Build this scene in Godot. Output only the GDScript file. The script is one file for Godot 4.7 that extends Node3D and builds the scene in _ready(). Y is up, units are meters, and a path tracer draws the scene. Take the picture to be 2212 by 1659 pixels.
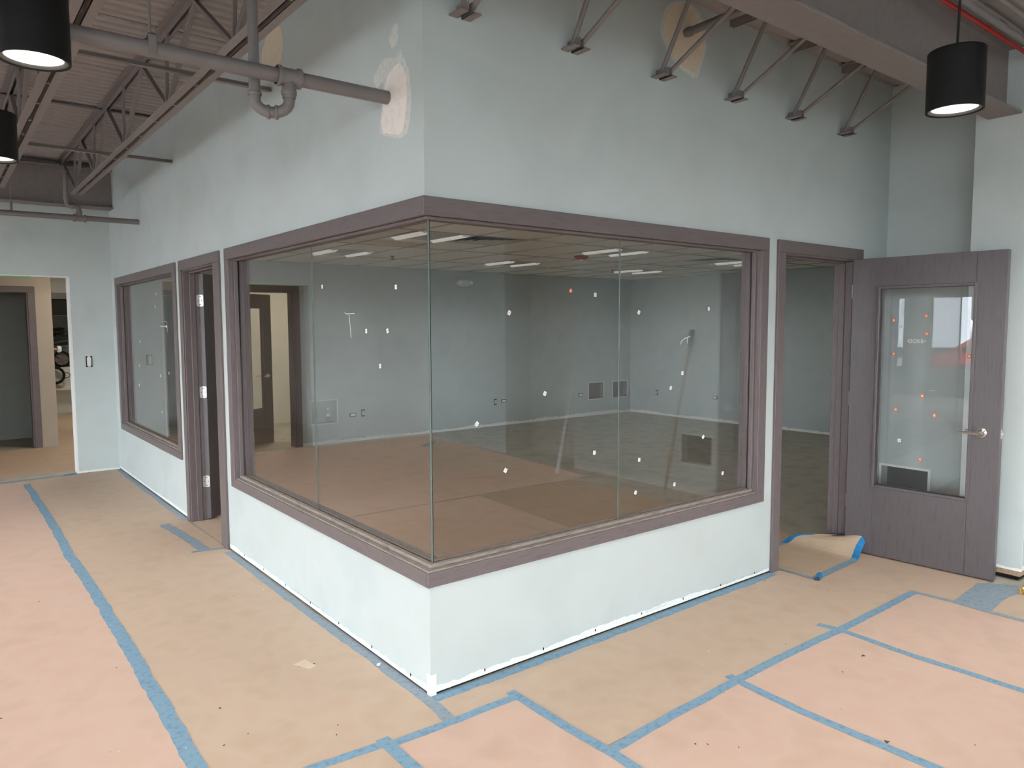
extends Node3D
# Lobby corner under renovation: a glazed corner office, paper-covered floor, open steel roof.

var O := Vector3.ZERO            # base of the thing being built; vertices are stored relative to it
var M := {}                      # materials
var rng := RandomNumberGenerator.new()
var taken := {}

# ------------------------------------------------------------------ mesh helpers
func mb() -> SurfaceTool:
	var st := SurfaceTool.new()
	st.begin(Mesh.PRIMITIVE_TRIANGLES)
	return st

func vtx(st: SurfaceTool, p: Vector3, n: Vector3) -> void:
	st.set_normal(n)
	st.set_uv(Vector2(p.x + p.z, p.y))
	st.add_vertex(p - O)

func tri(st: SurfaceTool, a: Vector3, b: Vector3, c: Vector3) -> void:
	var n := (b - a).cross(c - a).normalized()
	vtx(st, a, n); vtx(st, c, n); vtx(st, b, n)

func quad(st: SurfaceTool, a: Vector3, b: Vector3, c: Vector3, d: Vector3) -> void:
	var n := (c - a).cross(d - b).normalized()
	vtx(st, a, n); vtx(st, c, n); vtx(st, b, n)
	vtx(st, a, n); vtx(st, d, n); vtx(st, c, n)

func squad(st: SurfaceTool, p: Array, n: Array) -> void:
	for k in [0, 2, 1, 0, 3, 2]:
		vtx(st, p[k], n[k])

# box centred on xf with a chamfer
func cbox(st: SurfaceTool, xf: Transform3D, size: Vector3, ch := 0.0) -> void:
	var h := size / 2
	ch = minf(ch, minf(h.x, minf(h.y, h.z)) * 0.9)
	for ax in 3:
		for s in [-1.0, 1.0]:
			var u := (ax + 1) % 3
			var w := (ax + 2) % 3
			var q := []
			for k in [[-1, -1], [1, -1], [1, 1], [-1, 1]]:
				var v := Vector3.ZERO
				v[ax] = s * h[ax]; v[u] = k[0] * (h[u] - ch); v[w] = k[1] * (h[w] - ch)
				q.append(xf * v)
			if s > 0: quad(st, q[0], q[1], q[2], q[3])
			else: quad(st, q[3], q[2], q[1], q[0])
	if ch <= 0.0: return
	for ax in 3:                                   # edges along ax
		var u := (ax + 1) % 3
		var w := (ax + 2) % 3
		for k in [[1, 1], [-1, 1], [-1, -1], [1, -1]]:
			var q := []
			for e in [[-1, 0], [1, 0], [1, 1], [-1, 1]]:
				var v := Vector3.ZERO
				v[ax] = e[0] * (h[ax] - ch)
				v[u] = k[0] * (h[u] - (ch if e[1] == 1 else 0.0))
				v[w] = k[1] * (h[w] - (0.0 if e[1] == 1 else ch))
				q.append(xf * v)
			if k[0] * k[1] > 0: quad(st, q[3], q[2], q[1], q[0])
			else: quad(st, q[0], q[1], q[2], q[3])
	for sx in [-1.0, 1.0]:
		for sy in [-1.0, 1.0]:
			for sz in [-1.0, 1.0]:
				var a := xf * Vector3(sx * h.x, sy * (h.y - ch), sz * (h.z - ch))
				var b := xf * Vector3(sx * (h.x - ch), sy * h.y, sz * (h.z - ch))
				var c := xf * Vector3(sx * (h.x - ch), sy * (h.y - ch), sz * h.z)
				if sx * sy * sz > 0: tri(st, a, b, c)
				else: tri(st, a, c, b)

func bx(st: SurfaceTool, a: Vector3, b: Vector3, ch := 0.0) -> void:
	cbox(st, Transform3D(Basis(), (a + b) / 2), (b - a).abs(), ch)

func box3(x0: float, x1: float, y0: float, y1: float, z0: float, z1: float, ch := 0.0) -> SurfaceTool:
	var st := mb()
	bx(st, Vector3(x0, y0, z0), Vector3(x1, y1, z1), ch)
	return st

func frame_of(d: Vector3) -> Basis:              # y axis along d
	var y := d.normalized()
	var x := y.cross(Vector3.RIGHT if absf(y.x) < 0.9 else Vector3.BACK).normalized()
	return Basis(x, y, x.cross(y))

func bar(st: SurfaceTool, a: Vector3, b: Vector3, w: float, t: float, ch := 0.0) -> void:
	cbox(st, Transform3D(frame_of(b - a), (a + b) / 2), Vector3(w, a.distance_to(b), t), ch)

# surface of revolution about xf's y axis; profile of (radius, height), from bottom to top on the outside
func lathe(st: SurfaceTool, prof: Array, xf := Transform3D(), n := 24, smooth := true) -> void:
	var np := prof.size()
	var nr := []
	for i in np:
		var a: Vector2 = prof[maxi(i - 1, 0)]
		var b: Vector2 = prof[mini(i + 1, np - 1)]
		var t := (b - a).normalized()
		nr.append(Vector2(t.y, -t.x))
	for i in np - 1:
		var e: Vector2 = (prof[i + 1] - prof[i]).normalized()
		var fn := Vector2(e.y, -e.x)
		for k in n:
			var t0 := TAU * k / n
			var t1 := TAU * (k + 1) / n
			var ps := []
			var ns := []
			for c in [[t0, i], [t0, i + 1], [t1, i + 1], [t1, i]]:
				var pr: Vector2 = prof[c[1]]
				var nn: Vector2 = nr[c[1]] if smooth else fn
				ps.append(xf * Vector3(cos(c[0]) * pr.x, pr.y, sin(c[0]) * pr.x))
				ns.append((xf.basis * Vector3(cos(c[0]) * nn.x, nn.y, sin(c[0]) * nn.x)).normalized())
			squad(st, ps, ns)

func rod(st: SurfaceTool, a: Vector3, b: Vector3, r: float, n := 12) -> void:
	var h := a.distance_to(b)
	lathe(st, [Vector2(0, 0), Vector2(r, 0), Vector2(r, h), Vector2(0, h)], Transform3D(frame_of(b - a), a), n, false)

func sweep(st: SurfaceTool, pts: Array, r: float, n := 10) -> void:
	var rings := []
	var side := Vector3.ZERO
	for i in pts.size():
		var d: Vector3 = (pts[mini(i + 1, pts.size() - 1)] - pts[maxi(i - 1, 0)]).normalized()
		if side == Vector3.ZERO: side = frame_of(d).x
		side = (side - d * side.dot(d)).normalized()
		var up := d.cross(side)
		var ring := []
		for k in n:
			ring.append((side * cos(TAU * k / n) + up * sin(TAU * k / n)))
		rings.append(ring)
	for i in pts.size() - 1:
		for k in n:
			var k1 := (k + 1) % n
			squad(st, [pts[i] + rings[i][k] * r, pts[i] + rings[i][k1] * r, pts[i + 1] + rings[i + 1][k1] * r, pts[i + 1] + rings[i + 1][k] * r],
				[rings[i][k], rings[i][k1], rings[i + 1][k1], rings[i + 1][k]])
	for e in [0, pts.size() - 1]:
		for k in n:
			var a: Vector3 = pts[e] + rings[e][k] * r
			var b: Vector3 = pts[e] + rings[e][(k + 1) % n] * r
			if e == 0: tri(st, pts[e], b, a)
			else: tri(st, pts[e], a, b)

func curve(pts: Array, per := 6) -> Array:       # smooth polyline through points
	var out := []
	for i in pts.size() - 1:
		var p0: Vector3 = pts[maxi(i - 1, 0)]
		var p3: Vector3 = pts[mini(i + 2, pts.size() - 1)]
		for k in per:
			out.append((pts[i] as Vector3).cubic_interpolate(pts[i + 1], p0, p3, float(k) / per))
	out.append(pts[-1])
	return out

# polygon in the plane of xf's x and y, thick along xf's z (from 0 to t)
func prism(st: SurfaceTool, poly: PackedVector2Array, xf: Transform3D, t: float) -> void:
	if Geometry2D.is_polygon_clockwise(poly): poly.reverse()
	var idx := Geometry2D.triangulate_polygon(poly)
	for i in range(0, idx.size(), 3):
		var q := []
		for k in 3: q.append(poly[idx[i + k]])
		if (q[1] - q[0]).cross(q[2] - q[0]) < 0: q = [q[0], q[2], q[1]]
		var f := []
		var g := []
		for v in q:
			f.append(xf * Vector3(v.x, v.y, t)); g.append(xf * Vector3(v.x, v.y, 0))
		tri(st, f[0], f[1], f[2]); tri(st, g[0], g[2], g[1])
	for i in poly.size():
		var a := poly[i]
		var b := poly[(i + 1) % poly.size()]
		quad(st, xf * Vector3(a.x, a.y, 0), xf * Vector3(b.x, b.y, 0), xf * Vector3(b.x, b.y, t), xf * Vector3(a.x, a.y, t))

# ------------------------------------------------------------------ nodes
func numbered(n: String) -> String:
	taken[n] = taken.get(n, -1) + 1
	return n if taken[n] == 0 else "%s_%03d" % [n, taken[n]]

func obj(called: String, st: SurfaceTool, m: Material, parent: Node3D = null) -> MeshInstance3D:
	var o := MeshInstance3D.new()
	o.mesh = st.commit()
	o.material_override = m
	o.cast_shadow = GeometryInstance3D.SHADOW_CASTING_SETTING_ON
	if parent == null:
		o.name = numbered(called)
		add_child(o)
	else:
		o.name = called
		parent.add_child(o, true)
	return o

func tag(o: Node, label: String, category: String, group := "", kind := "") -> void:
	o.set_meta("label", label); o.set_meta("category", category)
	if group: o.set_meta("group", group)
	if kind: o.set_meta("kind", kind)

func thing(called: String, at: Vector3, label: String, category: String, group := "") -> Node3D:
	var o := Node3D.new()
	o.name = numbered(called)
	add_child(o)
	o.position = at
	tag(o, label, category, group)
	O = at
	return o

func single(called: String, at: Vector3, st_builder: Callable, m: Material, label: String, category: String, group := "") -> MeshInstance3D:
	O = at
	var st := mb()
	st_builder.call(st)
	var o := obj(called, st, m)
	o.position = at
	tag(o, label, category, group)
	O = Vector3.ZERO
	return o

func struct(called: String, st: SurfaceTool, m: Material) -> MeshInstance3D:
	var o := obj(called, st, m)
	o.name = called
	o.set_meta("kind", "structure")
	return o

func struct_root(called: String, at := Vector3.ZERO) -> Node3D:
	var o := Node3D.new()
	o.name = called
	add_child(o)
	o.position = at
	o.set_meta("kind", "structure")
	O = at
	return o

# ------------------------------------------------------------------ materials
func noise_tex(freq: float, cols: Array, offs: Array, type := FastNoiseLite.TYPE_SIMPLEX, size := 512, octaves := 4, sd := 1, as_normal := false, strength := 4.0) -> NoiseTexture2D:
	var n := FastNoiseLite.new()
	n.noise_type = type
	n.frequency = freq
	n.fractal_octaves = octaves
	n.seed = sd
	var t := NoiseTexture2D.new()
	t.width = size; t.height = size
	t.seamless = true
	t.generate_mipmaps = false
	t.noise = n
	if as_normal:
		t.as_normal_map = true
		t.bump_strength = strength
	else:
		var g := Gradient.new()
		g.colors = PackedColorArray(cols)
		g.offsets = PackedFloat32Array(offs)
		t.color_ramp = g
	return t

func mat(col: Color, rough := 0.8, metal := 0.0) -> StandardMaterial3D:
	var m := StandardMaterial3D.new()
	m.albedo_color = col
	m.roughness = rough
	m.metallic = metal
	return m

func tex(m: StandardMaterial3D, t: Texture2D, scale: Vector3) -> StandardMaterial3D:
	m.albedo_texture = t
	m.uv1_triplanar = true
	m.uv1_world_triplanar = true
	m.uv1_scale = scale
	return m

func relief(m: StandardMaterial3D, t: Texture2D, amount: float) -> StandardMaterial3D:
	m.heightmap_enabled = true
	m.heightmap_texture = t
	m.heightmap_scale = amount
	return m

func make_materials() -> void:
	var W := Color.WHITE
	# oak grain: dark pores in long streaks
	var grain := noise_tex(0.012, [Color(0.88, 0.87, 0.87), Color(0.985, 0.98, 0.98), Color(1, 1, 1), Color(0.93, 0.92, 0.92)], [0.0, 0.35, 0.65, 1.0], FastNoiseLite.TYPE_SIMPLEX, 512, 5, 7)
	var pores := noise_tex(0.03, [Color(0, 0, 0), Color(0.8, 0.8, 0.8), Color(1, 1, 1)], [0.0, 0.4, 1.0], FastNoiseLite.TYPE_SIMPLEX, 512, 3, 9)
	var trim := Color(0.445, 0.405, 0.405)
	for k in [["trim_y", Vector3(7, 0.6, 7)], ["trim_x", Vector3(0.6, 7, 7)], ["trim_z", Vector3(7, 7, 0.6)]]:
		var m := relief(tex(mat(trim, 0.42), grain, k[1]), pores, 0.02)
		m.metallic_specular = 0.45
		M[k[0]] = m
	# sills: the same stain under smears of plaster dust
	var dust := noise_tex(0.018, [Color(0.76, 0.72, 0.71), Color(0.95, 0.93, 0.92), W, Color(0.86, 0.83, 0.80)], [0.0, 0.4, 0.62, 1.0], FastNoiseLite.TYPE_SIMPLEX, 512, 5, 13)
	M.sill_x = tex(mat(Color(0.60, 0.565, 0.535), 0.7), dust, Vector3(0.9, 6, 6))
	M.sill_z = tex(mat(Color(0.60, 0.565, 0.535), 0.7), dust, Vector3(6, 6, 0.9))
	var d := relief(tex(mat(Color(0.38, 0.355, 0.362), 0.38), grain, Vector3(6, 0.5, 6)), pores, 0.02)
	M.door = d
	# painted drywall: roller stipple
	var stip := noise_tex(0.09, [Color(0, 0, 0), Color(1, 1, 1)], [0.0, 1.0], FastNoiseLite.TYPE_SIMPLEX, 256, 2, 3)
	var blot := noise_tex(0.01, [Color(0.965, 0.97, 0.97), W, Color(0.985, 0.98, 0.975)], [0.0, 0.5, 1.0], FastNoiseLite.TYPE_SIMPLEX, 256, 3, 5)
	M.wall = relief(tex(mat(Color(0.76, 0.79, 0.785), 0.62), blot, Vector3(0.5, 0.5, 0.5)), stip, 0.0)
	M.wall.heightmap_enabled = false
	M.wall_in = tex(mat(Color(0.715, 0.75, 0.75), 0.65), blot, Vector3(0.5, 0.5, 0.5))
	M.tan = tex(mat(Color(0.72, 0.67, 0.615), 0.7), blot, Vector3(0.4, 0.4, 0.4))
	M.cream = tex(mat(Color(0.90, 0.885, 0.84), 0.7), blot, Vector3(0.4, 0.4, 0.4))
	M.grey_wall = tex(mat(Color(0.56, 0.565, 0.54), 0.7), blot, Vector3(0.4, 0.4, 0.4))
	M.white = mat(Color(0.90, 0.905, 0.90), 0.8)
	M.board = tex(mat(Color(0.92, 0.92, 0.905), 0.9), noise_tex(0.05, [Color(0.86, 0.85, 0.83), W, W], [0.0, 0.35, 1.0], FastNoiseLite.TYPE_SIMPLEX, 256, 4, 21), Vector3(4, 4, 4))
	M.brown_paper = tex(mat(Color(0.72, 0.63, 0.53), 0.95), noise_tex(0.06, [Color(0.6, 0.52, 0.45), W, Color(0.9, 0.85, 0.8)], [0.0, 0.5, 1.0], FastNoiseLite.TYPE_SIMPLEX, 256, 4, 22), Vector3(6, 6, 6))
	M.spackle = tex(mat(Color(0.955, 0.915, 0.885), 0.9), noise_tex(0.02, [Color(0.965, 0.96, 0.955), W, W], [0.0, 0.5, 1.0], FastNoiseLite.TYPE_SIMPLEX, 256, 4, 23), Vector3(3, 3, 3))
	M.spackle_tan = tex(mat(Color(0.90, 0.84, 0.745), 0.9), noise_tex(0.02, [Color(0.97, 0.965, 0.96), W, W], [0.0, 0.5, 1.0], FastNoiseLite.TYPE_SIMPLEX, 256, 4, 24), Vector3(3, 3, 3))
	M.spackle_thin = tex(mat(Color(0.855, 0.855, 0.83), 0.9), noise_tex(0.03, [Color(0.92, 0.93, 0.93), W, W], [0.0, 0.5, 1.0], FastNoiseLite.TYPE_SIMPLEX, 256, 4, 25), Vector3(3, 3, 3))
	# floor papers: pulp mottling and scuffs
	var pap := noise_tex(0.006, [Color(0.96, 0.945, 0.93), W, Color(0.985, 0.965, 0.96)], [0.0, 0.5, 1.0], FastNoiseLite.TYPE_SIMPLEX, 1024, 6, 31)
	M.tan_paper = tex(mat(Color(0.81, 0.715, 0.63), 0.85), pap, Vector3(0.45, 0.45, 0.45))
	M.pink_paper = tex(mat(Color(0.85, 0.73, 0.66), 0.85), pap, Vector3(0.38, 0.38, 0.38))
	M.floor_paper = tex(mat(Color(0.90, 0.80, 0.71), 0.8), pap, Vector3(0.3, 0.3, 0.3))
	M.dusty_paper = tex(mat(Color(0.79, 0.70, 0.60), 0.85), pap, Vector3(0.5, 0.5, 0.5))
	M.pale_paper = tex(mat(Color(0.885, 0.81, 0.73), 0.85), pap, Vector3(0.5, 0.5, 0.5))
	var conc := noise_tex(0.008, [Color(0.87, 0.865, 0.855), Color(0.965, 0.965, 0.96), W, Color(0.92, 0.915, 0.90)], [0.0, 0.4, 0.6, 1.0], FastNoiseLite.TYPE_SIMPLEX, 1024, 6, 33)
	M.concrete = tex(mat(Color(0.75, 0.73, 0.68), 0.6), conc, Vector3(0.3, 0.3, 0.3))
	# tapes
	var tp := noise_tex(0.02, [Color(0.82, 0.86, 0.88), W, Color(0.93, 0.95, 0.96)], [0.0, 0.5, 1.0], FastNoiseLite.TYPE_SIMPLEX, 512, 5, 35)
	M.tape = tex(mat(Color(0.53, 0.66, 0.75), 0.75), tp, Vector3(2, 2, 2))
	M.tape_dusty = tex(mat(Color(0.60, 0.655, 0.70), 0.8), tp, Vector3(2, 2, 2))
	M.tape_clean = tex(mat(Color(0.12, 0.50, 0.74), 0.55), tp, Vector3(2, 2, 2))
	# steel
	var steel := noise_tex(0.02, [Color(0.95, 0.945, 0.945), W, Color(0.97, 0.965, 0.96)], [0.0, 0.5, 1.0], FastNoiseLite.TYPE_SIMPLEX, 256, 4, 41)
	M.steel = tex(mat(Color(0.52, 0.485, 0.475), 0.55), steel, Vector3(1.5, 1.5, 1.5))
	M.pipe = tex(mat(Color(0.47, 0.445, 0.44), 0.5), steel, Vector3(1.5, 1.5, 1.5))
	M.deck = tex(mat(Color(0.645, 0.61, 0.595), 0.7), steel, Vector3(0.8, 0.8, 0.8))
	M.dark = mat(Color(0.06, 0.055, 0.055), 0.8)
	M.black = mat(Color(0.10, 0.10, 0.10), 0.55)
	M.black.metallic_specular = 0.3
	M.black_matte = mat(Color(0.12, 0.12, 0.12), 0.85)
	M.ring = mat(Color(0.45, 0.45, 0.44), 0.6)
	M.red = mat(Color(0.72, 0.13, 0.11), 0.45)
	M.red_dark = mat(Color(0.60, 0.07, 0.08), 0.4)
	M.green = mat(Color(0.25, 0.78, 0.35), 0.6)
	M.orange = mat(Color(0.90, 0.45, 0.20), 0.7)
	M.sticker = mat(Color(0.93, 0.93, 0.91), 0.7)
	M.sticker_in = mat(Color(0.80, 0.81, 0.79), 0.7)
	M.chalk = mat(Color(0.95, 0.95, 0.93), 0.8)
	M.chrome = mat(Color(0.83, 0.82, 0.80), 0.28, 0.9)
	M.zinc = mat(Color(0.80, 0.80, 0.78), 0.38, 0.75)
	M.plastic = mat(Color(0.88, 0.88, 0.85), 0.45)
	M.gap = mat(Color(0.07, 0.068, 0.065), 0.9)
	M.tile = relief(tex(mat(Color(0.93, 0.915, 0.88), 0.9), noise_tex(0.12, [Color(0.86, 0.86, 0.85), W, W], [0.0, 0.3, 1.0], FastNoiseLite.TYPE_SIMPLEX, 512, 3, 51), Vector3(1.6, 1.6, 1.6)), pores, 0.0)
	M.tile.heightmap_enabled = false
	M.grid = mat(Color(0.70, 0.69, 0.66), 0.6)
	M.lens = mat(Color(0.93, 0.93, 0.92), 0.5)
	M.vent = mat(Color(0.74, 0.73, 0.70), 0.5)
	M.wood = tex(mat(Color(0.66, 0.48, 0.29), 0.55), grain, Vector3(9, 0.8, 9))
	M.card = mat(Color(0.62, 0.50, 0.36), 0.9)
	M.bristle = tex(mat(Color(0.86, 0.70, 0.33), 0.95), noise_tex(0.08, [Color(0.55, 0.45, 0.3), W, Color(0.95, 0.9, 0.75)], [0.0, 0.5, 1.0], FastNoiseLite.TYPE_SIMPLEX, 256, 3, 61), Vector3(12, 12, 12))
	M.asphalt = tex(mat(Color(0.50, 0.50, 0.49), 0.95), conc, Vector3(0.2, 0.2, 0.2))
	M.leaf = tex(mat(Color(0.36, 0.40, 0.24), 0.9), noise_tex(0.05, [Color(0.5, 0.5, 0.45), W], [0.2, 1.0], FastNoiseLite.TYPE_SIMPLEX, 256, 4, 71), Vector3(1, 1, 1))
	M.bark = mat(Color(0.30, 0.25, 0.20), 0.9)
	M.truck = mat(Color(0.93, 0.94, 0.95), 0.4)
	M.car = mat(Color(0.62, 0.20, 0.20), 0.3)
	M.car_grey = mat(Color(0.50, 0.54, 0.55), 0.3)
	M.rubber = mat(Color(0.05, 0.05, 0.05), 0.7)
	var g := mat(Color(0.10, 0.16, 0.14, 0.02), 0.0)
	g.transparency = BaseMaterial3D.TRANSPARENCY_ALPHA
	M.glass = g
	M.glass_edge = mat(Color(0.40, 0.46, 0.43), 0.25)
	var bottle := mat(Color(0.85, 0.92, 0.93, 0.12), 0.05)
	bottle.transparency = BaseMaterial3D.TRANSPARENCY_ALPHA
	M.bottle = bottle
	var glow := mat(Color(1, 1, 1), 0.5)
	glow.emission_enabled = true
	glow.emission = Color(1.0, 0.98, 0.94)
	glow.emission_energy_multiplier = 1.5
	M.lamp_glow = glow
	var faint := mat(Color(0.93, 0.93, 0.92), 0.5)
	faint.emission_enabled = true
	faint.emission = Color(1.0, 0.99, 0.96)
	faint.emission_energy_multiplier = 0.28  # added glow, stands in for lobby light caught by the side reflectors
	M.added_reflector_glow = faint

# ------------------------------------------------------------------ scene
const LAMP_E := 2.1
const SKY_E := 4.1

func _ready() -> void:
	rng.seed = 11
	# camera
	var cam := Camera3D.new()
	cam.name = "camera"
	cam.position = Vector3(-1.70459, 1.67830, 2.76595)
	cam.rotation_order = EULER_ORDER_YXZ
	cam.rotation_degrees = Vector3(-4.49233, -38.24949, -0.21107)
	cam.fov = 55.023
	cam.near = 0.05
	cam.far = 300.0
	add_child(cam)
	cam.current = true
	# sky and exposure
	var we := WorldEnvironment.new()
	we.name = "environment"
	var env := Environment.new()
	env.background_mode = Environment.BG_SKY
	var sky := Sky.new()
	var sm := ProceduralSkyMaterial.new()
	sm.sky_top_color = Color(0.84, 0.885, 0.93)
	sm.sky_horizon_color = Color(0.96, 0.985, 1.0)
	sm.ground_bottom_color = Color(0.55, 0.55, 0.54)
	sm.ground_horizon_color = Color(0.75, 0.76, 0.77)
	sm.sky_energy_multiplier = SKY_E
	sm.ground_energy_multiplier = SKY_E * 0.5
	sky.sky_material = sm
	env.sky = sky
	env.tonemap_mode = Environment.TONE_MAPPER_LINEAR
	env.tonemap_exposure = 1.05
	env.sdfgi_enabled = true
	env.ssao_enabled = true
	env.ssil_enabled = true
	we.environment = env
	add_child(we)

	make_materials()
	build_shell()
	build_office()
	build_windows()
	build_doors()
	build_roof_steel()
	build_pipes()
	build_lamps()
	build_floor_cover()
	build_wall_details()
	build_office_fittings()
	build_hall()
	build_lobby_things()
	build_outside()

# ------------------------------------------------------------------ shell
const TOP := 3.5
const HEAD := 2.165      # head of every opening
const SILL := 0.583

# wall with rectangular openings. axis "x": wall runs along x at z in [c0,c1]; "z": runs along z at x in [c0,c1]
func wall(called: String, axis: String, c0: float, c1: float, a: float, b: float, y0: float, y1: float, holes: Array, m: Material) -> MeshInstance3D:
	O = Vector3.ZERO
	var st := mb()
	var cuts := [a, b]
	for h in holes:
		cuts.append(h[0]); cuts.append(h[1])
	cuts.sort()
	for i in cuts.size() - 1:
		var u: float = cuts[i]
		var v: float = cuts[i + 1]
		if v - u < 1e-4: continue
		var mid := (u + v) / 2
		var spans := [[y0, y1]]
		for h in holes:
			if mid > h[0] and mid < h[1]:
				var next := []
				for s in spans:
					if h[2] > s[0]: next.append([s[0], minf(h[2], s[1])])
					if h[3] < s[1]: next.append([maxf(h[3], s[0]), s[1]])
				spans = next
		for s in spans:
			if s[1] - s[0] < 1e-4: continue
			if axis == "x": bx(st, Vector3(u, s[0], c0), Vector3(v, s[1], c1))
			else: bx(st, Vector3(c0, s[0], u), Vector3(c1, s[1], v))
	return struct(called, st, m)

func build_shell() -> void:
	# floor slab (lobby, office, hall)
	struct("floor", box3(-10.15, 9.2, -0.12, 0.0, -16.0, 10.15), M.concrete)
	# the two glazed office walls, drywall held 15 mm off the slab on a dark track
	wall("wall_left", "z", 0.0, 0.12, -7.0, -0.12, 0.014, TOP, [[-2.64, -0.12, SILL, HEAD], [-3.885, -2.985, 0.0, HEAD], [-6.60, -4.17, SILL, HEAD]], M.wall)
	wall("wall_front", "x", -0.12, 0.0, 0.0, 9.17, 0.014, TOP, [[0.0, 2.515, SILL, HEAD], [2.79, 3.70, 0.0, HEAD]], M.wall)
	struct("trim_1", box3(0.012, 0.108, 0.0, 0.014, -2.985, -0.012), M.gap)
	struct("trim_2", box3(0.012, 0.108, 0.0, 0.014, -6.94, -3.885), M.gap)
	struct("trim_3", box3(0.12, 2.79, 0.0, 0.014, -0.108, -0.012), M.gap)
	# far end of the lobby, with the cased-free opening to the hall
	wall("wall_far", "x", -7.10, -6.95, -10.15, 0.0, 0.0, TOP, [[-2.30, -0.44, 0.0, 2.25]], M.wall)
	# side wall beyond the door: wall, boxed column, alcove
	wall("wall_right", "z", 4.22, 4.36, 0.0, 3.45, 0.0, TOP, [[1.50, 1.87, 0.30, 0.585], [0.02, 0.37, 0.27, 0.56]], M.wall)
	struct("wall_right_001", box3(4.22, 4.36, 0.0, TOP, 4.78, 10.15), M.wall)
	var alc := mb()
	bx(alc, Vector3(4.65, 0, 3.31), Vector3(4.79, TOP, 4.92))
	bx(alc, Vector3(4.36, 0, 3.31), Vector3(4.65, TOP, 3.45))
	bx(alc, Vector3(4.36, 0, 4.78), Vector3(4.65, TOP, 4.92))
	struct("wall_alcove", alc, M.tan)
	struct("floor_alcove", box3(4.22, 5.1, -0.12, 0.0, 3.3, 4.93), M.concrete).visible = true
	# column
	struct("wall_column", box3(3.80, 4.22, 0.075, TOP, 0.745, 1.135, 0.004), M.wall)
	# window walls behind and beside the camera
	var holes := []
	for k in 3: holes.append([-8.4 + k * 4.2, -8.4 + k * 4.2 + 1.6, 0.45, 2.95])
	wall("wall_back", "x", 10.0, 10.15, -10.15, 4.36, 0.0, TOP, holes, M.wall)
	for h in holes: window_pane("x", 10.07, h)
	var wh := [[-2.95, -1.75, 0.66, 2.32], [-4.10, -3.83, 0.66, 2.32], [-3.70, -3.52, 0.66, 2.32], [4.25, 6.8, 0.3, 3.1], [7.0, 9.6, 0.3, 3.1], [-6.85, -4.45, 0.15, 3.2], [-1.55, -0.1, 0.1, 2.9]]  # last two openings added unseen, to light the left wall and floor
	wall("wall_west", "z", -10.15, -10.0, -7.10, 10.15, 0.0, TOP, wh, M.wall)
	for h in wh: window_pane("z", -10.07, h)

var n_win := 4
func window_pane(axis: String, c: float, h: Array) -> void:
	var root := struct_root("window_%d" % n_win)
	n_win += 1
	var f := mb()
	var t := 0.02
	for r in [[h[0], h[0] + t, h[2], h[3]], [h[1] - t, h[1], h[2], h[3]], [h[0] + t, h[1] - t, h[2], h[2] + t], [h[0] + t, h[1] - t, h[3] - t, h[3]]]:
		if axis == "x": bx(f, Vector3(r[0], r[2], c - 0.05), Vector3(r[1], r[3], c + 0.05), 0.003)
		else: bx(f, Vector3(c - 0.05, r[2], r[0]), Vector3(c + 0.05, r[3], r[1]), 0.003)
	obj("window_frame", f, M.black, root)
	var p := mb()
	if axis == "x": bx(p, Vector3(h[0] + t, h[2] + t, c - 0.004), Vector3(h[1] - t, h[3] - t, c + 0.004))
	else: bx(p, Vector3(c - 0.004, h[2] + t, h[0] + t), Vector3(c + 0.004, h[3] - t, h[1] - t))
	obj("pane", p, M.glass, root)

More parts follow.
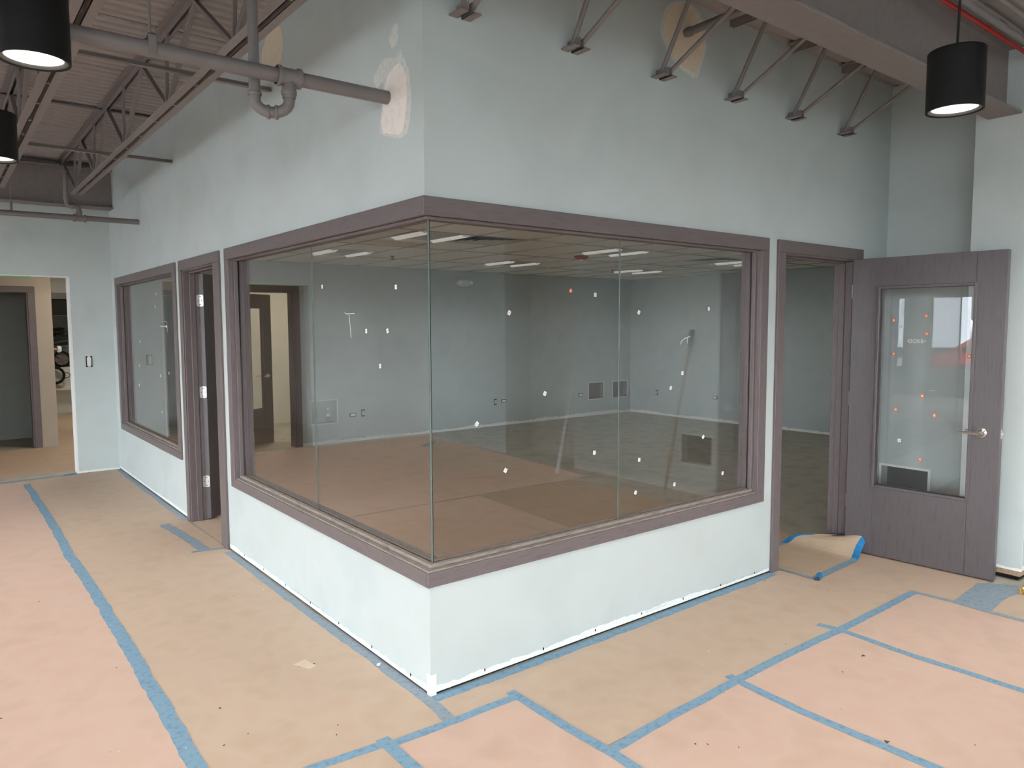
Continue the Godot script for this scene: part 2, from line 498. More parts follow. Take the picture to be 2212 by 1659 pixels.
func build_office() -> void:
	# office walls beyond the glass
	wall("wall_office_back", "x", -7.25, -7.10, 0.0, 9.17, 0.0, TOP, [[1.37, 2.235, 0.0, HEAD], [2.47, 2.855, 0.305, 0.625], [7.895, 8.275, 0.315, 0.61], [8.535, 8.925, 0.313, 0.605]], M.wall_in)
	wall("wall_office_right", "z", 9.02, 9.17, -7.10, -0.12, 0.0, TOP, [], M.wall_in)
	# inner lining of the two glazed walls
	wall("wall_office_left", "z", 0.12, 0.135, -7.10, -0.12, 0.0, TOP, [[-2.64, -0.12, SILL, HEAD], [-3.885, -2.985, 0.0, HEAD], [-6.60, -4.17, SILL, HEAD]], M.wall_in)
	wall("wall_office_front", "x", -0.135, -0.12, 0.135, 9.02, 0.0, TOP, [[0.135, 2.515, SILL, HEAD], [2.79, 3.70, 0.0, HEAD]], M.wall_in)
	# unpainted strip along the foot of the office walls
	O = Vector3.ZERO
	baseboard("baseboard_office_back", "x", -7.10, 1, [[0.14, 1.28], [2.33, 9.02]], 0.07)
	baseboard("baseboard_office_right", "z", 9.02, -1, [[-7.1, -0.14]], 0.06)
	# suspended ceiling
	var root := struct_root("ceiling_001")
	var xs := [0.137]
	var x := 0.586
	while x < 8.9:
		xs.append(x); x += 0.648
	xs.append(9.018)
	var zs := [-7.098, -5.80, -4.475, -3.15, -1.825, -0.50, -0.137]
	var skip := {}
	for t in TROFFERS: skip[Vector2(t.x, t.y)] = true
	var gst := mb()
	for v in xs: bx(gst, Vector3(v - 0.012, 2.555, -7.098), Vector3(v + 0.012, 2.575, -0.137))
	for v in zs: bx(gst, Vector3(0.137, 2.556, v - 0.012), Vector3(9.018, 2.575, v + 0.012))
	obj("ceiling_grid", gst, M.grid, root)
	for i in xs.size() - 1:
		for j in zs.size() - 1:
			O = Vector3.ZERO
			var x0: float = xs[i] + 0.010
			var x1: float = xs[i + 1] - 0.010
			var z0: float = zs[j] + 0.010
			var z1: float = zs[j + 1] - 0.010
			# tiles with a fitting are cut to the half that is left
			for t in TROFFERS:
				if t.x > x0 and t.x < x1 and t.y > z0 and t.y < z1:
					if t.y > (z0 + z1) / 2: z1 = (z0 + z1) / 2
					else: z0 = (z0 + z1) / 2
			obj("ceiling_tile", box3(x0, x1, 2.562, 2.577, z0, z1, 0.002), M.tile, root)
	obj("ceiling_backing", box3(0.137, 9.018, 2.60, 2.62, -7.098, -0.137), M.gap, root)

const TROFFERS := [Vector2(2.206, -3.48), Vector2(2.206, -5.47), Vector2(4.80, -3.48), Vector2(4.80, -5.47), Vector2(7.39, -3.48), Vector2(7.39, -5.47), Vector2(4.80, -1.5), Vector2(7.39, -1.5), Vector2(2.854, -3.48), Vector2(6.74, -3.48)]

# ragged unpainted drywall along a wall foot; side +1 / -1 is where it shows
func baseboard(called: String, axis: String, c: float, side: int, runs: Array, h: float) -> MeshInstance3D:
	var st := mb()
	ragged(st, axis, c, side, runs, h, 0.004, 0.0)
	return struct(called, st, M.board)

func ragged(st: SurfaceTool, axis: String, c: float, side: int, runs: Array, h: float, t: float, y0: float) -> void:
	for r in runs:
		var n := int((r[1] - r[0]) / 0.025) + 1
		var prev := 0.5
		var drift := 0.5
		var tops := []
		for i in n + 1:
			drift = clampf(drift + rng.randf_range(-0.12, 0.12), 0.1, 1.0)
			prev = clampf(drift + rng.randf_range(-0.18, 0.18), 0.05, 1.0)
			tops.append(y0 + h * (0.35 + 0.65 * prev))
		for i in n:
			var u0 := lerpf(r[0], r[1], float(i) / n)
			var u1 := lerpf(r[0], r[1], float(i + 1) / n)
			var f := c + side * t
			var q := []
			for v in [[u0, y0], [u1, y0], [u1, tops[i + 1]], [u0, tops[i]]]:
				q.append(Vector3(v[0], v[1], f) if axis == "x" else Vector3(f, v[1], v[0]))
			var back := []
			for v in q: back.append(Vector3(v.x, v.y, c) if axis == "x" else Vector3(c, v.y, v.z))
			var flip := (side > 0) == (axis == "x")
			if flip: quad(st, q[0], q[1], q[2], q[3])
			else: quad(st, q[3], q[2], q[1], q[0])
			if flip: quad(st, q[3], q[2], back[2], back[3])
			else: quad(st, back[3], back[2], q[2], q[3])

# ------------------------------------------------------------------ windows of the office
const CW := 0.082        # casing width
const CT := 0.018        # casing thickness

func strip(a: Vector3, b: Vector3, ch := 0.0025) -> SurfaceTool:
	var st := mb()
	bx(st, a, b, ch)
	return st

func stroke(st: SurfaceTool, pts: Array, w: float, axis: String, c: float) -> void:
	for i in pts.size() - 1:
		var a: Vector2 = pts[i]
		var b: Vector2 = pts[i + 1]
		var d := (b - a).normalized()
		var nn := Vector2(-d.y, d.x) * w / 2
		var poly := PackedVector2Array([a - nn, b - nn, b + nn, a + nn])
		var xf := Transform3D(Basis(Vector3.RIGHT, Vector3.UP, Vector3.BACK), Vector3(0, 0, c)) if axis == "x" else Transform3D(Basis(Vector3(0, 0, -1), Vector3.UP, Vector3(1, 0, 0)), Vector3(c, 0, 0))
		if axis == "z":
			for k in poly.size(): poly[k] = Vector2(-poly[k].x, poly[k].y)
		prism(st, poly, xf, 0.0006)

# small square sticker on a pane: p is (along, up)
func sticker(pane: Node3D, axis: String, c: float, p: Vector2, size: float, turn: float, m: Material, two := true) -> void:
	for k in (2 if two else 1):
		var s := size * (1.0 if k == 0 else 0.55)
		var t := 0.0006 + 0.0004 * k
		var poly := PackedVector2Array()
		for q in [Vector2(-1, -1.15), Vector2(1, -1.15), Vector2(1, 1.15), Vector2(-1, 1.15)]:
			poly.append((q * s / 2).rotated(turn))
		var st := mb()
		if axis == "x":
			prism(st, poly, Transform3D(Basis(), Vector3(p.x, p.y, c)), t)
		else:
			prism(st, poly, Transform3D(Basis(Vector3(0, 0, 1), Vector3.UP, Vector3(-1, 0, 0)), Vector3(c, p.y, p.x)), t)
		obj("sticker", st, m if k == 0 else M.sticker_in, pane)

func build_windows() -> void:
	# ---- corner window: two sides meeting in a butt-jointed glass corner
	var w := struct_root("window_1")
	var xe := 2.505           # inner edge of casing, right end
	var ze := -2.63           # inner edge of casing, left end
	var e := 0.018
	# casings with mitred look
	obj("head_casing", strip(Vector3(-e, 2.157, 0), Vector3(xe + CW, 2.238, e)), M.trim_x, w)
	obj("head_casing", strip(Vector3(-e, 2.157, ze - CW), Vector3(0, 2.238, 0)), M.trim_z, w)
	obj("sill_casing", strip(Vector3(-e, 0.512, 0), Vector3(xe + CW, 0.580, e)), M.trim_x, w)
	obj("sill_casing", strip(Vector3(-e, 0.512, ze - CW), Vector3(0, 0.580, 0)), M.trim_z, w)
	obj("side_casing", strip(Vector3(xe, 0.580, 0), Vector3(xe + CW, 2.157, e)), M.trim_y, w)
	obj("side_casing", strip(Vector3(-e, 0.580, ze - CW), Vector3(0, 2.157, ze)), M.trim_y, w)
	# sill boards and head boards
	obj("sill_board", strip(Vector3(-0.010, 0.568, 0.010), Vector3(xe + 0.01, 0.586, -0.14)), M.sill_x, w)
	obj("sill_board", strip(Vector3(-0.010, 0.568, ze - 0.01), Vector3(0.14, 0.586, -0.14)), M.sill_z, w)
	obj("head_board", strip(Vector3(-0.006, 2.160, 0.006), Vector3(xe + 0.01, 2.175, -0.14)), M.trim_x, w)
	obj("head_board", strip(Vector3(-0.006, 2.160, ze - 0.01), Vector3(0.14, 2.175, -0.14)), M.trim_z, w)
	obj("side_jamb", strip(Vector3(xe, 0.586, -0.135), Vector3(xe + 0.012, 2.160, 0.004)), M.trim_y, w)
	obj("side_jamb", strip(Vector3(-0.004, 0.586, ze - 0.012), Vector3(0.135, 2.160, ze)), M.trim_y, w)
	# glazing stops outside and inside the glass (glass at 55 mm)
	for k in [[0.020, 0.048], [0.062, 0.092]]:
		var a: float = k[0]
		var b: float = k[1]
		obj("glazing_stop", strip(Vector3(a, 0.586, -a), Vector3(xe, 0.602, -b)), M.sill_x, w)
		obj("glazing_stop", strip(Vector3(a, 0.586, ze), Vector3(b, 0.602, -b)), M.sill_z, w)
		obj("glazing_stop", strip(Vector3(a, 2.146, -a), Vector3(xe, 2.160, -b)), M.trim_x, w)
		obj("glazing_stop", strip(Vector3(a, 2.146, ze), Vector3(b, 2.160, -b)), M.trim_z, w)
		obj("glazing_stop", strip(Vector3(xe - 0.016, 0.602, -a), Vector3(xe, 2.146, -b)), M.trim_y, w)
		obj("glazing_stop", strip(Vector3(a, 0.602, ze), Vector3(b, 2.146, ze + 0.016)), M.trim_y, w)
	var panes := []
	for r in [[0.052, 1.268], [1.272, xe]]:
		var p := obj("pane", box3(r[0], r[1], 0.592, 2.155, -0.0595, -0.0505), M.glass, w)
		panes.append(p)
	for r in [[-1.332, -0.062], [ze, -1.336]]:
		var p := obj("pane", box3(0.0505, 0.0595, 0.592, 2.155, r[0], r[1]), M.glass, w)
		panes.append(p)
	# polished glass edges and the silicone joints
	obj("glass_joint", box3(0.0505, 0.0525, 0.592, 2.155, -0.0605, -0.0500), M.glass_edge, w)
	obj("glass_joint", box3(0.0535, 0.0555, 0.592, 2.155, -0.0625, -0.0500), M.gap, w)
	obj("glass_joint", box3(0.0505, 0.0600, 0.592, 2.155, -0.0635, -0.0610), M.glass_edge, w)
	obj("glass_joint", box3(1.2688, 1.2712, 0.592, 2.155, -0.0595, -0.0505), M.glass_edge, w)
	obj("glass_joint", box3(0.0505, 0.0595, 0.592, 2.155, -1.3352, -1.3328), M.glass_edge, w)
	# stickers left on the glass
	var rs := [[0.903, 1.859, 0.1, 1], [1.08, 1.842, 0.05, 0], [0.5, 1.742, 0.5, 0], [1.422, 1.752, 0.5, 0], [2.052, 1.779, 0.1, 0], [0.727, 1.337, 0.4, 0], [1.809, 1.395, 0.15, 0], [1.705, 1.312, 0.5, 0], [0.303, 1.218, 0.78, 0], [1.079, 0.996, 0.05, 0], [1.437, 0.916, 0.05, 0], [0.473, 0.975, 0.55, 0], [2.018, 0.991, 0.78, 0], [1.409, 0.73, 0.4, 0], [2.223, 0.738, 0.25, 0], [1.75, 0.731, 0.2, 0]]
	for s in rs:
		sticker(panes[0] if s[0] < 1.27 else panes[1], "x", -0.0505, Vector2(s[0], s[1]), 0.0185 if s[0] < 1.27 else 0.019, -s[2], M.orange if s[3] else M.sticker)
	for s in [[1.904, -1.186, 0.1], [1.866, -0.35, 0.05], [1.656, -0.662, 0.1], [1.657, -0.439, 0.3], [1.482, -0.52, 0.05]]:
		sticker(panes[2], "z", 0.0505, Vector2(s[1], s[0]), 0.019, s[2], M.sticker)
	# grease-pencil marks
	var st := mb()
	stroke(st, [Vector2(1.79, 1.566), Vector2(1.795, 1.585), Vector2(1.825, 1.600), Vector2(1.875, 1.612)], 0.003, "x", -0.0505)
	stroke(st, [Vector2(1.850, 1.607), Vector2(1.852, 1.572)], 0.003, "x", -0.0505)
	obj("marker_stroke", st, M.chalk, panes[1])
	st = mb()
	stroke(st, [Vector2(-0.907, 1.757), Vector2(-0.895, 1.748), Vector2(-0.87, 1.746), Vector2(-0.79, 1.748)], 0.0032, "z", 0.0499)
	stroke(st, [Vector2(-0.855, 1.748), Vector2(-0.835, 1.62)], 0.0032, "z", 0.0499)
	obj("marker_stroke", st, M.chalk, panes[2])

	# ---- small window further along the left wall
	w = struct_root("window_2")
	O = Vector3.ZERO
	var z0 := -6.60
	var z1 := -4.17
	obj("head_casing", strip(Vector3(-e, 2.157, z0 - CW), Vector3(0, 2.238, z1 + CW)), M.trim_z, w)
	obj("sill_casing", strip(Vector3(-e, 0.512, z0 - CW), Vector3(0, 0.580, z1 + CW)), M.trim_z, w)
	obj("side_casing", strip(Vector3(-e, 0.580, z0 - CW), Vector3(0, 2.157, z0)), M.trim_y, w)
	obj("side_casing", strip(Vector3(-e, 0.580, z1), Vector3(0, 2.157, z1 + CW)), M.trim_y, w)
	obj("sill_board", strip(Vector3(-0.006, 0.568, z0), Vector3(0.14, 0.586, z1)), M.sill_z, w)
	obj("head_board", strip(Vector3(-0.006, 2.157, z0), Vector3(0.14, 2.172, z1)), M.trim_z, w)
	obj("side_jamb", strip(Vector3(-0.004, 0.586, z0 - 0.012), Vector3(0.135, 2.157, z0)), M.trim_y, w)
	obj("side_jamb", strip(Vector3(-0.004, 0.586, z1), Vector3(0.135, 2.157, z1 + 0.012)), M.trim_y, w)
	for k in [[0.020, 0.048], [0.062, 0.092]]:
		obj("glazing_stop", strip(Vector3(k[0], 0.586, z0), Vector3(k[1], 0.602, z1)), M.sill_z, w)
		obj("glazing_stop", strip(Vector3(k[0], 2.143, z0), Vector3(k[1], 2.157, z1)), M.trim_z, w)
		obj("glazing_stop", strip(Vector3(k[0], 0.602, z0), Vector3(k[1], 2.143, z0 + 0.016)), M.trim_y, w)
		obj("glazing_stop", strip(Vector3(k[0], 0.602, z1 - 0.016), Vector3(k[1], 2.143, z1)), M.trim_y, w)
	var pane := obj("pane", box3(0.0505, 0.0595, 0.592, 2.150, z0, z1), M.glass, w)
	for s in [[1.883, -5.113], [2.003, -5.054], [1.528, -5.85], [1.269, -5.922], [1.057, -5.963], [1.206, -5.004], [1.687, -4.712], [1.248, -4.678], [0.85, -5.008]]:
		sticker(pane, "z", 0.0505, Vector2(s[1], s[0]), 0.022, 0.2, M.sticker)
	st = mb()
	stroke(st, [Vector2(-4.95, 1.69), Vector2(-4.68, 1.69), Vector2(-4.665, 1.63)], 0.004, "z", 0.0499)
	stroke(st, [Vector2(-4.80, 1.735), Vector2(-4.70, 1.73), Vector2(-4.66, 1.71)], 0.003, "z", 0.0499)
	obj("marker_stroke", st, M.chalk, pane)

# ------------------------------------------------------------------ doors
func lever(root: Node3D, at: Vector3, out: Vector3, along: Vector3) -> void:
	var h := Node3D.new()
	h.name = "lever_handle"
	root.add_child(h, true)
	var keep := O
	O = Vector3.ZERO
	var up := Vector3.UP
	var st := mb()
	var xf := Transform3D(Basis(along, out, along.cross(out)), at)
	lathe(st, [Vector2(0, 0), Vector2(0.033, 0), Vector2(0.033, 0.006), Vector2(0.030, 0.010), Vector2(0.014, 0.012), Vector2(0.012, 0.045), Vector2(0, 0.045)], xf, 24)
	obj("rose", st, M.chrome, h)
	st = mb()
	var n := 8
	var prev := []
	for i in n + 1:
		var f := float(i) / n
		var c := at + out * (0.040 + 0.012 * f) + along * (-0.012 + 0.135 * f)
		var hh := lerpf(0.012, 0.004, f * f)
		var tt := lerpf(0.009, 0.003, f * f)
		var ring := [c + up * hh, c + out * tt, c - up * hh, c - out * tt]
		if prev:
			for k in 4:
				quad(st, prev[k], prev[(k + 1) % 4], ring[(k + 1) % 4], ring[k])
		else: quad(st, ring[3], ring[2], ring[1], ring[0])
		prev = ring
	quad(st, prev[0], prev[1], prev[2], prev[3])
	obj("lever", st, M.chrome, h)
	O = keep

# a door leaf in its own axes: hinge edge at x=0, leaf towards +x, thickness -t..0 in z, face at z=0 looks to +z
func leaf(root: Node3D, width: float, height: float, lite: Array, handle_y: float, m: Material) -> void:
	O = Vector3.ZERO
	var t := 0.046
	var b := 0.012
	if lite:
		obj("hinge_stile", box3(0, lite[0], b, height, -t, 0, 0.003), m, root)
		obj("lock_stile", box3(lite[1], width, b, height, -t, 0, 0.003), m, root)
		obj("top_rail", box3(lite[0], lite[1], lite[3], height, -t, 0, 0.001), m, root)
		obj("bottom_rail", box3(lite[0], lite[1], b, lite[2], -t, 0, 0.001), m, root)
		for s in [[0.0, 0.010], [-t - 0.010, -t]]:
			var st := mb()
			var w := 0.020
			bx(st, Vector3(lite[0] - 0.012, lite[2] - 0.012, s[0]), Vector3(lite[0] + w - 0.012, lite[3] + 0.012, s[1]), 0.003)
			bx(st, Vector3(lite[1] - w + 0.012, lite[2] - 0.012, s[0]), Vector3(lite[1] + 0.012, lite[3] + 0.012, s[1]), 0.003)
			bx(st, Vector3(lite[0] + w - 0.012, lite[2] - 0.012, s[0]), Vector3(lite[1] - w + 0.012, lite[2] + w - 0.012, s[1]), 0.003)
			bx(st, Vector3(lite[0] + w - 0.012, lite[3] - w + 0.012, s[0]), Vector3(lite[1] - w + 0.012, lite[3] + 0.012, s[1]), 0.003)
			obj("glass_bead", st, m, root)
		obj("pane", box3(lite[0], lite[1], lite[2], lite[3], -t / 2 - 0.004, -t / 2 + 0.004), M.glass, root)
	else:
		obj("leaf", box3(0, width, b, height, -t, 0, 0.003), m, root)
	lever(root, Vector3(width - 0.106, handle_y, 0), Vector3(0, 0, 1), Vector3(-1, 0, 0))
	lever(root, Vector3(width - 0.106, handle_y, -t), Vector3(0, 0, -1), Vector3(-1, 0, 0))
	var lt := box3(width - 0.002, width + 0.012, handle_y - 0.010, handle_y + 0.010, -t / 2 - 0.008, -t / 2 + 0.008, 0.003)
	obj("latch", lt, M.chrome, root)
	obj("latch_plate", box3(width - 0.002, width + 0.0012, handle_y - 0.03, handle_y + 0.03, -t / 2 - 0.013, -t / 2 + 0.013), M.zinc, root)

func hinge_plate(root: Node3D, xf: Transform3D, hand := 1.0, w := 0.040) -> void:   # plate in xf's x-y plane, knuckle at x=0
	var st := mb()
	var poly := PackedVector2Array()
	var h := 0.050
	var r := minf(0.014, w * 0.5)
	poly.append(Vector2(0, -h)); 
	for k in 5:
		var a := -PI / 2 + PI / 2 * k / 4
		poly.append(Vector2(w - r + r * cos(a), -h + r + r * sin(a)))
	for k in 5:
		var a := PI / 2 * k / 4
		poly.append(Vector2(w - r + r * cos(a), h - r + r * sin(a)))
	poly.append(Vector2(0, h))
	for k in poly.size(): poly[k].x *= hand
	prism(st, poly, xf, 0.0025)
	var p := obj("hinge", st, M.zinc, root)
	st = mb()
	for s in [Vector2(w * 0.4, 0.034), Vector2(w * 0.65, 0.0), Vector2(w * 0.4, -0.034)]:
		lathe(st, [Vector2(0.0042, 0), Vector2(0.0042, 0.0032), Vector2(0.0, 0.0032)], xf * Transform3D(Basis(Vector3.RIGHT, Vector3(0, 0, 1), Vector3(0, -1, 0)), Vector3(s.x * hand, s.y, 0)), 8, false)
	obj("screw", st, M.gap, p)

func knuckle(root: Node3D, at: Vector3) -> void:
	var st := mb()
	for k in 3:
		rod(st, at + Vector3(0, -0.050 + 0.034 * k, 0), at + Vector3(0, -0.018 + 0.034 * k, 0), 0.0065, 10)
	obj("hinge_knuckle", st, M.zinc, root)

func build_doors() -> void:
	O = Vector3.ZERO
	# frame of the right-hand door in the front wall
	var f := struct_root("trim_4")
	var e := 0.018
	obj("casing", strip(Vector3(2.695, 0.004, 0), Vector3(2.782, 2.157, e)), M.trim_y, f)
	obj("casing", strip(Vector3(3.735, 0.004, 0), Vector3(3.822, 2.157, e)), M.trim_y, f)
	obj("head_casing", strip(Vector3(2.695, 2.157, 0), Vector3(3.822, 2.238, e)), M.trim_x, f)
	obj("jamb", strip(Vector3(2.782, 0.0, -0.14), Vector3(2.800, 2.157, 0.004)), M.trim_y, f)
	obj("jamb", strip(Vector3(3.695, 0.0, -0.14), Vector3(3.715, 2.157, 0.004)), M.trim_y, f)
	obj("head_jamb", strip(Vector3(2.800, 2.145, -0.14), Vector3(3.695, 2.165, 0.004)), M.trim_x, f)
	obj("door_stop", strip(Vector3(2.800, 0.0, -0.095), Vector3(2.812, 2.145, -0.050)), M.trim_y, f)
	obj("door_stop", strip(Vector3(3.683, 0.0, -0.095), Vector3(3.695, 2.145, -0.050)), M.trim_y, f)
	obj("door_stop", strip(Vector3(2.812, 2.133, -0.095), Vector3(3.683, 2.145, -0.050)), M.trim_x, f)
	# the open door leaf, swung out into the lobby, standing along z
	var d := struct_root("door_1", Vector3(3.585, 0, 0.060))
	d.rotation.y = -PI / 2 + deg_to_rad(3.85)      # local +x -> world +z ; local +z -> world -x
	leaf(d, 0.967, 2.150, [0.19, 0.792, 0.520, 1.938], 0.974, M.door)
	# hinges: shown on leaf edge and jamb
	for y in [1.923, 1.131, 0.357]:
		O = Vector3.ZERO
		hinge_plate(f, Transform3D(Basis(Vector3(0, 0, 1), Vector3.UP, Vector3(-1, 0, 0)), Vector3(3.690, y, 0.012)), 1.0, 0.022)
		knuckle(f, Vector3(3.690, y, 0.010))
	O = Vector3.ZERO
	# stickers on the door glass, door axes: x along the leaf, face z=0
	var pane: Node3D = d.get_node("pane")
	for s in [[1.738, 0.496, 0.1], [1.616, 0.504, 0.78], [1.708, 0.288, 0.0], [1.475, 0.293, 0.1], [1.188, 0.49, 0.1], [1.081, 0.322, 0.6], [1.061, 0.571, 0.1], [0.748, 0.492, 0.0], [1.469, 0.766, 0.05], [0.864, 0.352, 0.0]]:
		sticker(pane, "x", -0.019, Vector2(s[1], s[0]), 0.022, s[2], M.orange if s[0] != 0.864 else M.sticker)
	var ft := SystemFont.new()
	ft.font_names = PackedStringArray(["Droid Sans"])
	var tm := TextMesh.new()
	tm.font = ft
	tm.text = "OOKE"
	tm.font_size = 24
	tm.pixel_size = 0.0016
	tm.depth = 0.0006
	var ti := MeshInstance3D.new()
	ti.name = "handwriting"
	ti.mesh = tm
	ti.material_override = M.chalk
	ti.position = Vector3(0.435, 1.565, -0.0185)
	pane.add_child(ti, true)
	var st := mb()
	stroke(st, [Vector2(0.375, 1.564), Vector2(0.395, 1.566)], 0.003, "x", -0.019)
	stroke(st, [Vector2(0.475, 1.562), Vector2(0.50, 1.567)], 0.003, "x", -0.019)
	stroke(st, [Vector2(0.53, 1.226), Vector2(0.57, 1.228)], 0.003, "x", -0.019)
	obj("marker_stroke", st, M.chalk, pane)

	# left door: frame in the left wall
	f = struct_root("trim_5")
	O = Vector3.ZERO
	obj("casing", strip(Vector3(-e, 0.004, -3.955), Vector3(0, 2.157, -3.872)), M.trim_y, f)
	obj("casing", strip(Vector3(-e, 0.004, -2.990), Vector3(0, 2.157, -2.850)), M.trim_y, f)
	obj("head_casing", strip(Vector3(-e, 2.157, -3.955), Vector3(0, 2.238, -2.850)), M.trim_z, f)
	obj("jamb", strip(Vector3(-0.004, 0.0, -3.885), Vector3(0.14, 2.157, -3.866)), M.trim_y, f)
	obj("jamb", strip(Vector3(-0.004, 0.0, -3.004), Vector3(0.14, 2.157, -2.985)), M.trim_y, f)
	obj("head_jamb", strip(Vector3(-0.004, 2.145, -3.866), Vector3(0.14, 2.165, -3.004)), M.trim_z, f)
	obj("door_stop", strip(Vector3(0.045, 0.0, -3.866), Vector3(0.088, 2.145, -3.853)), M.trim_y, f)
	obj("door_stop", strip(Vector3(0.045, 0.0, -3.017), Vector3(0.088, 2.145, -3.004)), M.trim_y, f)
	obj("door_stop", strip(Vector3(0.045, 2.133, -3.853), Vector3(0.088, 2.145, -3.017)), M.trim_z, f)
	# leaf, hinged on the far jamb, swung into the office
	d = struct_root("door_2", Vector3(0.152, 0, -3.840))
	d.rotation.y = deg_to_rad(46.0)
	leaf(d, 0.86, 2.135, [], 0.985, M.door)
	for y in [1.905, 1.12, 0.34]:
		O = Vector3.ZERO
		hinge_plate(d, Transform3D(Basis(Vector3(0, 0, 1), Vector3.UP, Vector3(-1, 0, 0)), Vector3(0.0005, y, -0.043)))
		hinge_plate(f, Transform3D(Basis(Vector3(1, 0, 0), Vector3.UP, Vector3(0, 0, 1)), Vector3(0.139, y, -3.866)), -1.0)
		knuckle(f, Vector3(0.147, y, -3.862))

	# doorway at the back of the office
	f = struct_root("trim_6")
	O = Vector3.ZERO
	obj("casing", strip(Vector3(1.275, 0.0, -7.10), Vector3(1.360, 2.157, -7.082)), M.trim_y, f)
	obj("casing", strip(Vector3(2.245, 0.0, -7.10), Vector3(2.330, 2.157, -7.082)), M.trim_y, f)
	obj("head_casing", strip(Vector3(1.275, 2.157, -7.10), Vector3(2.330, 2.238, -7.082)), M.trim_x, f)
	obj("jamb", strip(Vector3(1.362, 0.0, -7.26), Vector3(1.380, 2.157, -7.096)), M.trim_y, f)
	obj("jamb", strip(Vector3(2.226, 0.0, -7.26), Vector3(2.245, 2.157, -7.096)), M.trim_y, f)
	obj("head_jamb", strip(Vector3(1.380, 2.145, -7.26), Vector3(2.226, 2.165, -7.096)), M.trim_x, f)
	d = struct_root("door_3", Vector3(1.385, 0, -7.28))
	d.rotation.y = deg_to_rad(28.0)
	leaf(d, 0.86, 2.135, [0.16, 0.70, 0.52, 1.945], 0.985, M.door)
	O = Vector3.ZERO

# ------------------------------------------------------------------ roof steel
func angle_pair(st: SurfaceTool, x: float, y: float, z0: float, z1: float, up: float, gap := 0.020, leg := 0.046) -> void:
	for s in [-1.0, 1.0]:
		bx(st, Vector3(x + s * gap / 2, y, z0), Vector3(x + s * (gap / 2 + leg), y + up * 0.007, z1), 0.001)
		bx(st, Vector3(x + s * gap / 2, y, z0), Vector3(x + s * (gap / 2 + 0.006), y + up * leg, z1), 0.001)

func joist(x: float, z_end: float, full: bool, label: String) -> void:
	var t := thing("roof_joist", Vector3(x, 3.02, 0.0), label, "joist", "steel roof joists")
	var st := mb()
	if full:
		angle_pair(st, x, 3.02, -5.92, 0.09, 1.0)
		for k in 13: bx(st, Vector3(x - 0.010, 3.022, -5.8 + k * 0.46), Vector3(x + 0.010, 3.034, -5.78 + k * 0.46))
	else:
		angle_pair(st, x, 3.02, -0.30, 0.09, 1.0)
	obj("bottom_chord", st, M.steel, t)
	st = mb()
	angle_pair(st, x, 3.497, z_end, 1.0, -1.0)
	obj("top_chord", st, M.steel, t)
	obj("bearing_seat", box3(x - 0.06, x + 0.06, 3.432, 3.452, 0.80, 1.0, 0.002), M.steel, t)
	st = mb()
	rod(st, Vector3(x - 0.012, 3.045, 0.035), Vector3(x - 0.012, 3.46, 0.27), 0.0125, 8)
	obj("web_rod", st, M.steel, t)
	st = mb()
	rod(st, Vector3(x + 0.022, 3.045, 0.060), Vector3(x + 0.022, 3.44, 0.82), 0.0125, 8)
	obj("web_rod", st, M.steel, t)
	if not full:
		O = Vector3.ZERO
		return
	var bn := [0.05, -0.98, -2.26, -3.54, -4.80, -5.88]
	var tn := [-0.40, -1.62, -2.90, -4.17, -5.45, -6.70]
	for i in bn.size():
		if i > 0 or true:
			st = mb()
			bar(st, Vector3(x, 3.05, bn[i]), Vector3(x, 3.47, tn[i] if i < tn.size() else bn[i]), 0.024, 0.030, 0.002)
			obj("web_member", st, M.steel, t)
		if i > 0:
			st = mb()
			bar(st, Vector3(x + 0.004, 3.05, bn[i]), Vector3(x + 0.004, 3.47, tn[i - 1]), 0.030, 0.026, 0.002)
			obj("web_member", st, M.steel, t)
			st = mb()
			bar(st, Vector3(x - 0.012, 3.05, bn[i] + 0.03), Vector3(x - 0.012, 3.47, bn[i] + 0.10), 0.020, 0.020, 0.002)
			obj("web_member", st, M.steel, t)
	O = Vector3.ZERO

func i_beam(called: String, x0: float, x1: float, zc: float, label: String) -> void:
	var t := thing(called, Vector3((x0 + x1) / 2, 3.01, zc), label, "beam")
	obj("bottom_flange", box3(x0, x1, 3.010, 3.024, zc - 0.097, zc + 0.097, 0.002), M.steel, t)
	obj("web", box3(x0, x1, 3.024, 3.418, zc - 0.005, zc + 0.005), M.steel, t)
	obj("top_flange", box3(x0, x1, 3.418, 3.432, zc - 0.097, zc + 0.097, 0.002), M.steel, t)
	O = Vector3.ZERO

